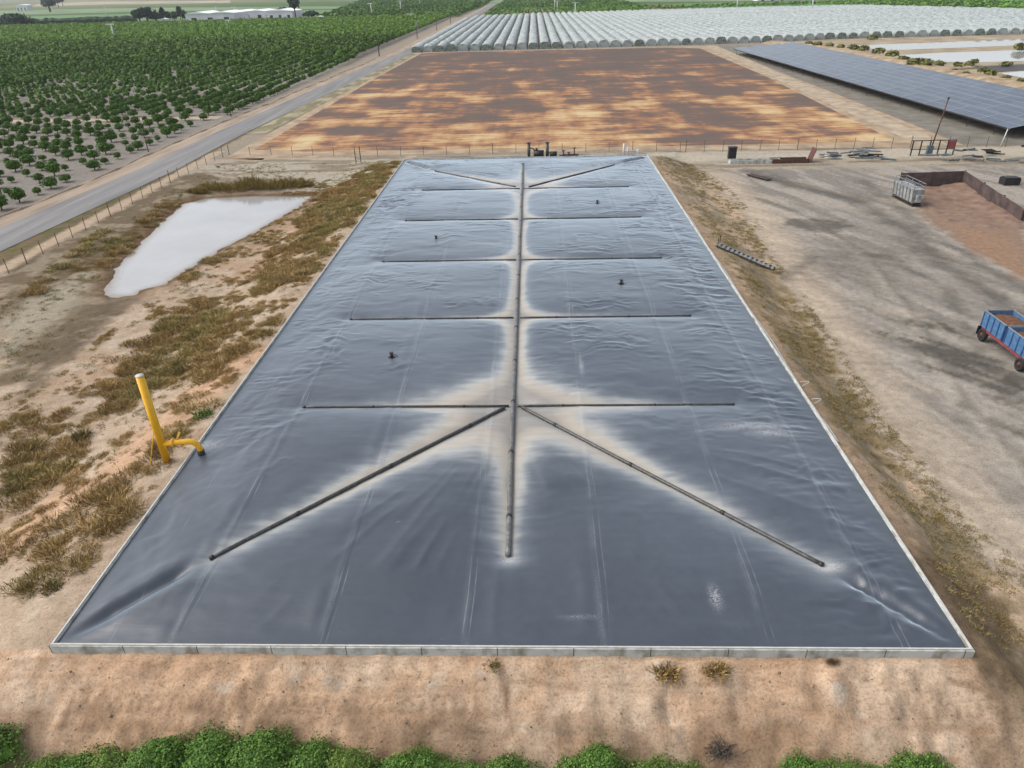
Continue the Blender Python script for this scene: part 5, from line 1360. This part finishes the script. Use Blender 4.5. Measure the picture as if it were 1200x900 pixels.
shed(888, 922, 1.5, 20, 6, 'long pale shed at the top edge beyond the netted rows', 1)

# berm and its bushes by the white ponds
hx = np.linspace(0, 1, 90); V = []
bl = np.array([(104, 362), (113, 340), (117, 290), (118, 248), (121, 213), (125, 190), (132, 150)], float)
bs = np.r_[0, np.cumsum(np.hypot(*np.diff(bl, axis=0).T))]; bs /= bs[-1]
for t in hx:
    x, y = np.interp(t, bs, bl[:, 0]), np.interp(t, bs, bl[:, 1]); hgt = .9 + .9 * float(fbm(np.array([t * 14]), np.array([3.]), 66, 3)[0])
    for k, (dx, z) in enumerate(((-.5, -.1), (2, .6), (4, 1.0), (8, .9), (11, .4), (14, -.1))): V.append((x + dx + random.gauss(0, .3), y + random.gauss(0, .4), hgt * z if z > 0 else z))
struct('earth_berm', np_mesh('earth_berm', V, grid_faces(6, 90), plain('berm_earth', S(196, 174, 142), .95, scale=.4, bmp=.6, c2=S(146, 124, 94), thr=(.35, .65)), True))
r = random.Random(31)
bb = [(948, 52, 1.9), (958, 54, 2.2), (972, 55, 2.0), (985, 57, 2.0), (1000, 58, 2.2), (1012, 60, 2.4), (1030, 63, 2.4), (1046, 67, 2.6), (1058, 71, 1.9), (1072, 77, 2.6), (1083, 78, 2.8), (1100, 77, 1.9), (1122, 78, 1.7), (1136, 77, 1.7), (1142, 74, 1.6), (1150, 84, 1.6), (1160, 88, 2.0), (1178, 93, 1.4), (1132, 88, 1.3), (1118, 84, 1.2), (1196, 97, 1.4), (1022, 44.5, 2.4), (1195, 57, 3.0), (1180, 75, 1.8)]
for i, (u, v, s_) in enumerate(bb):
    p = at(u, v, .8); V, F = leaf_cloud(150, 1, 1, .7, .28, 900 + i, zc=.5, jag=.35)
    o = link('berm_bush', np_mesh('berm_bush', V, F, 'bermbush', False)); o.location = (p[0], p[1], .6 if i < 21 else 0); o.scale = (s_, s_ * 1.1, s_ * .85)
    l = 'olive bush on the sandy berm behind the solar panels' if i < 7 else ('big olive bush on the berm, right of the solar ridge' if i in (9, 10) else 'low scrub bush on the berm beside the white ponds')
    tag(o, l, 'bush', 'bushes on the berm by the white ponds')

# ================================================================== HAZE
hzm = bpy.data.materials.new('haze'); hzm.use_nodes = True; nt = hzm.node_tree
for n in list(nt.nodes):
    if n.type == 'BSDF_PRINCIPLED': nt.nodes.remove(n)
pv = nt.nodes.new("ShaderNodeVolumePrincipled"); pv.inputs["Color"].default_value = (.86, .93, 1.0, 1); pv.inputs["Density"].default_value = .00007
nt.links.new(pv.outputs[0], nt.nodes["Material Output"].inputs["Volume"])
mb = MB(); mb.box(0, FAR / 2 - 100, 60, FAR * 2 + 1400, FAR + 1400, 126)
o = mb.build('haze', hzm); o['kind'] = 'stuff'
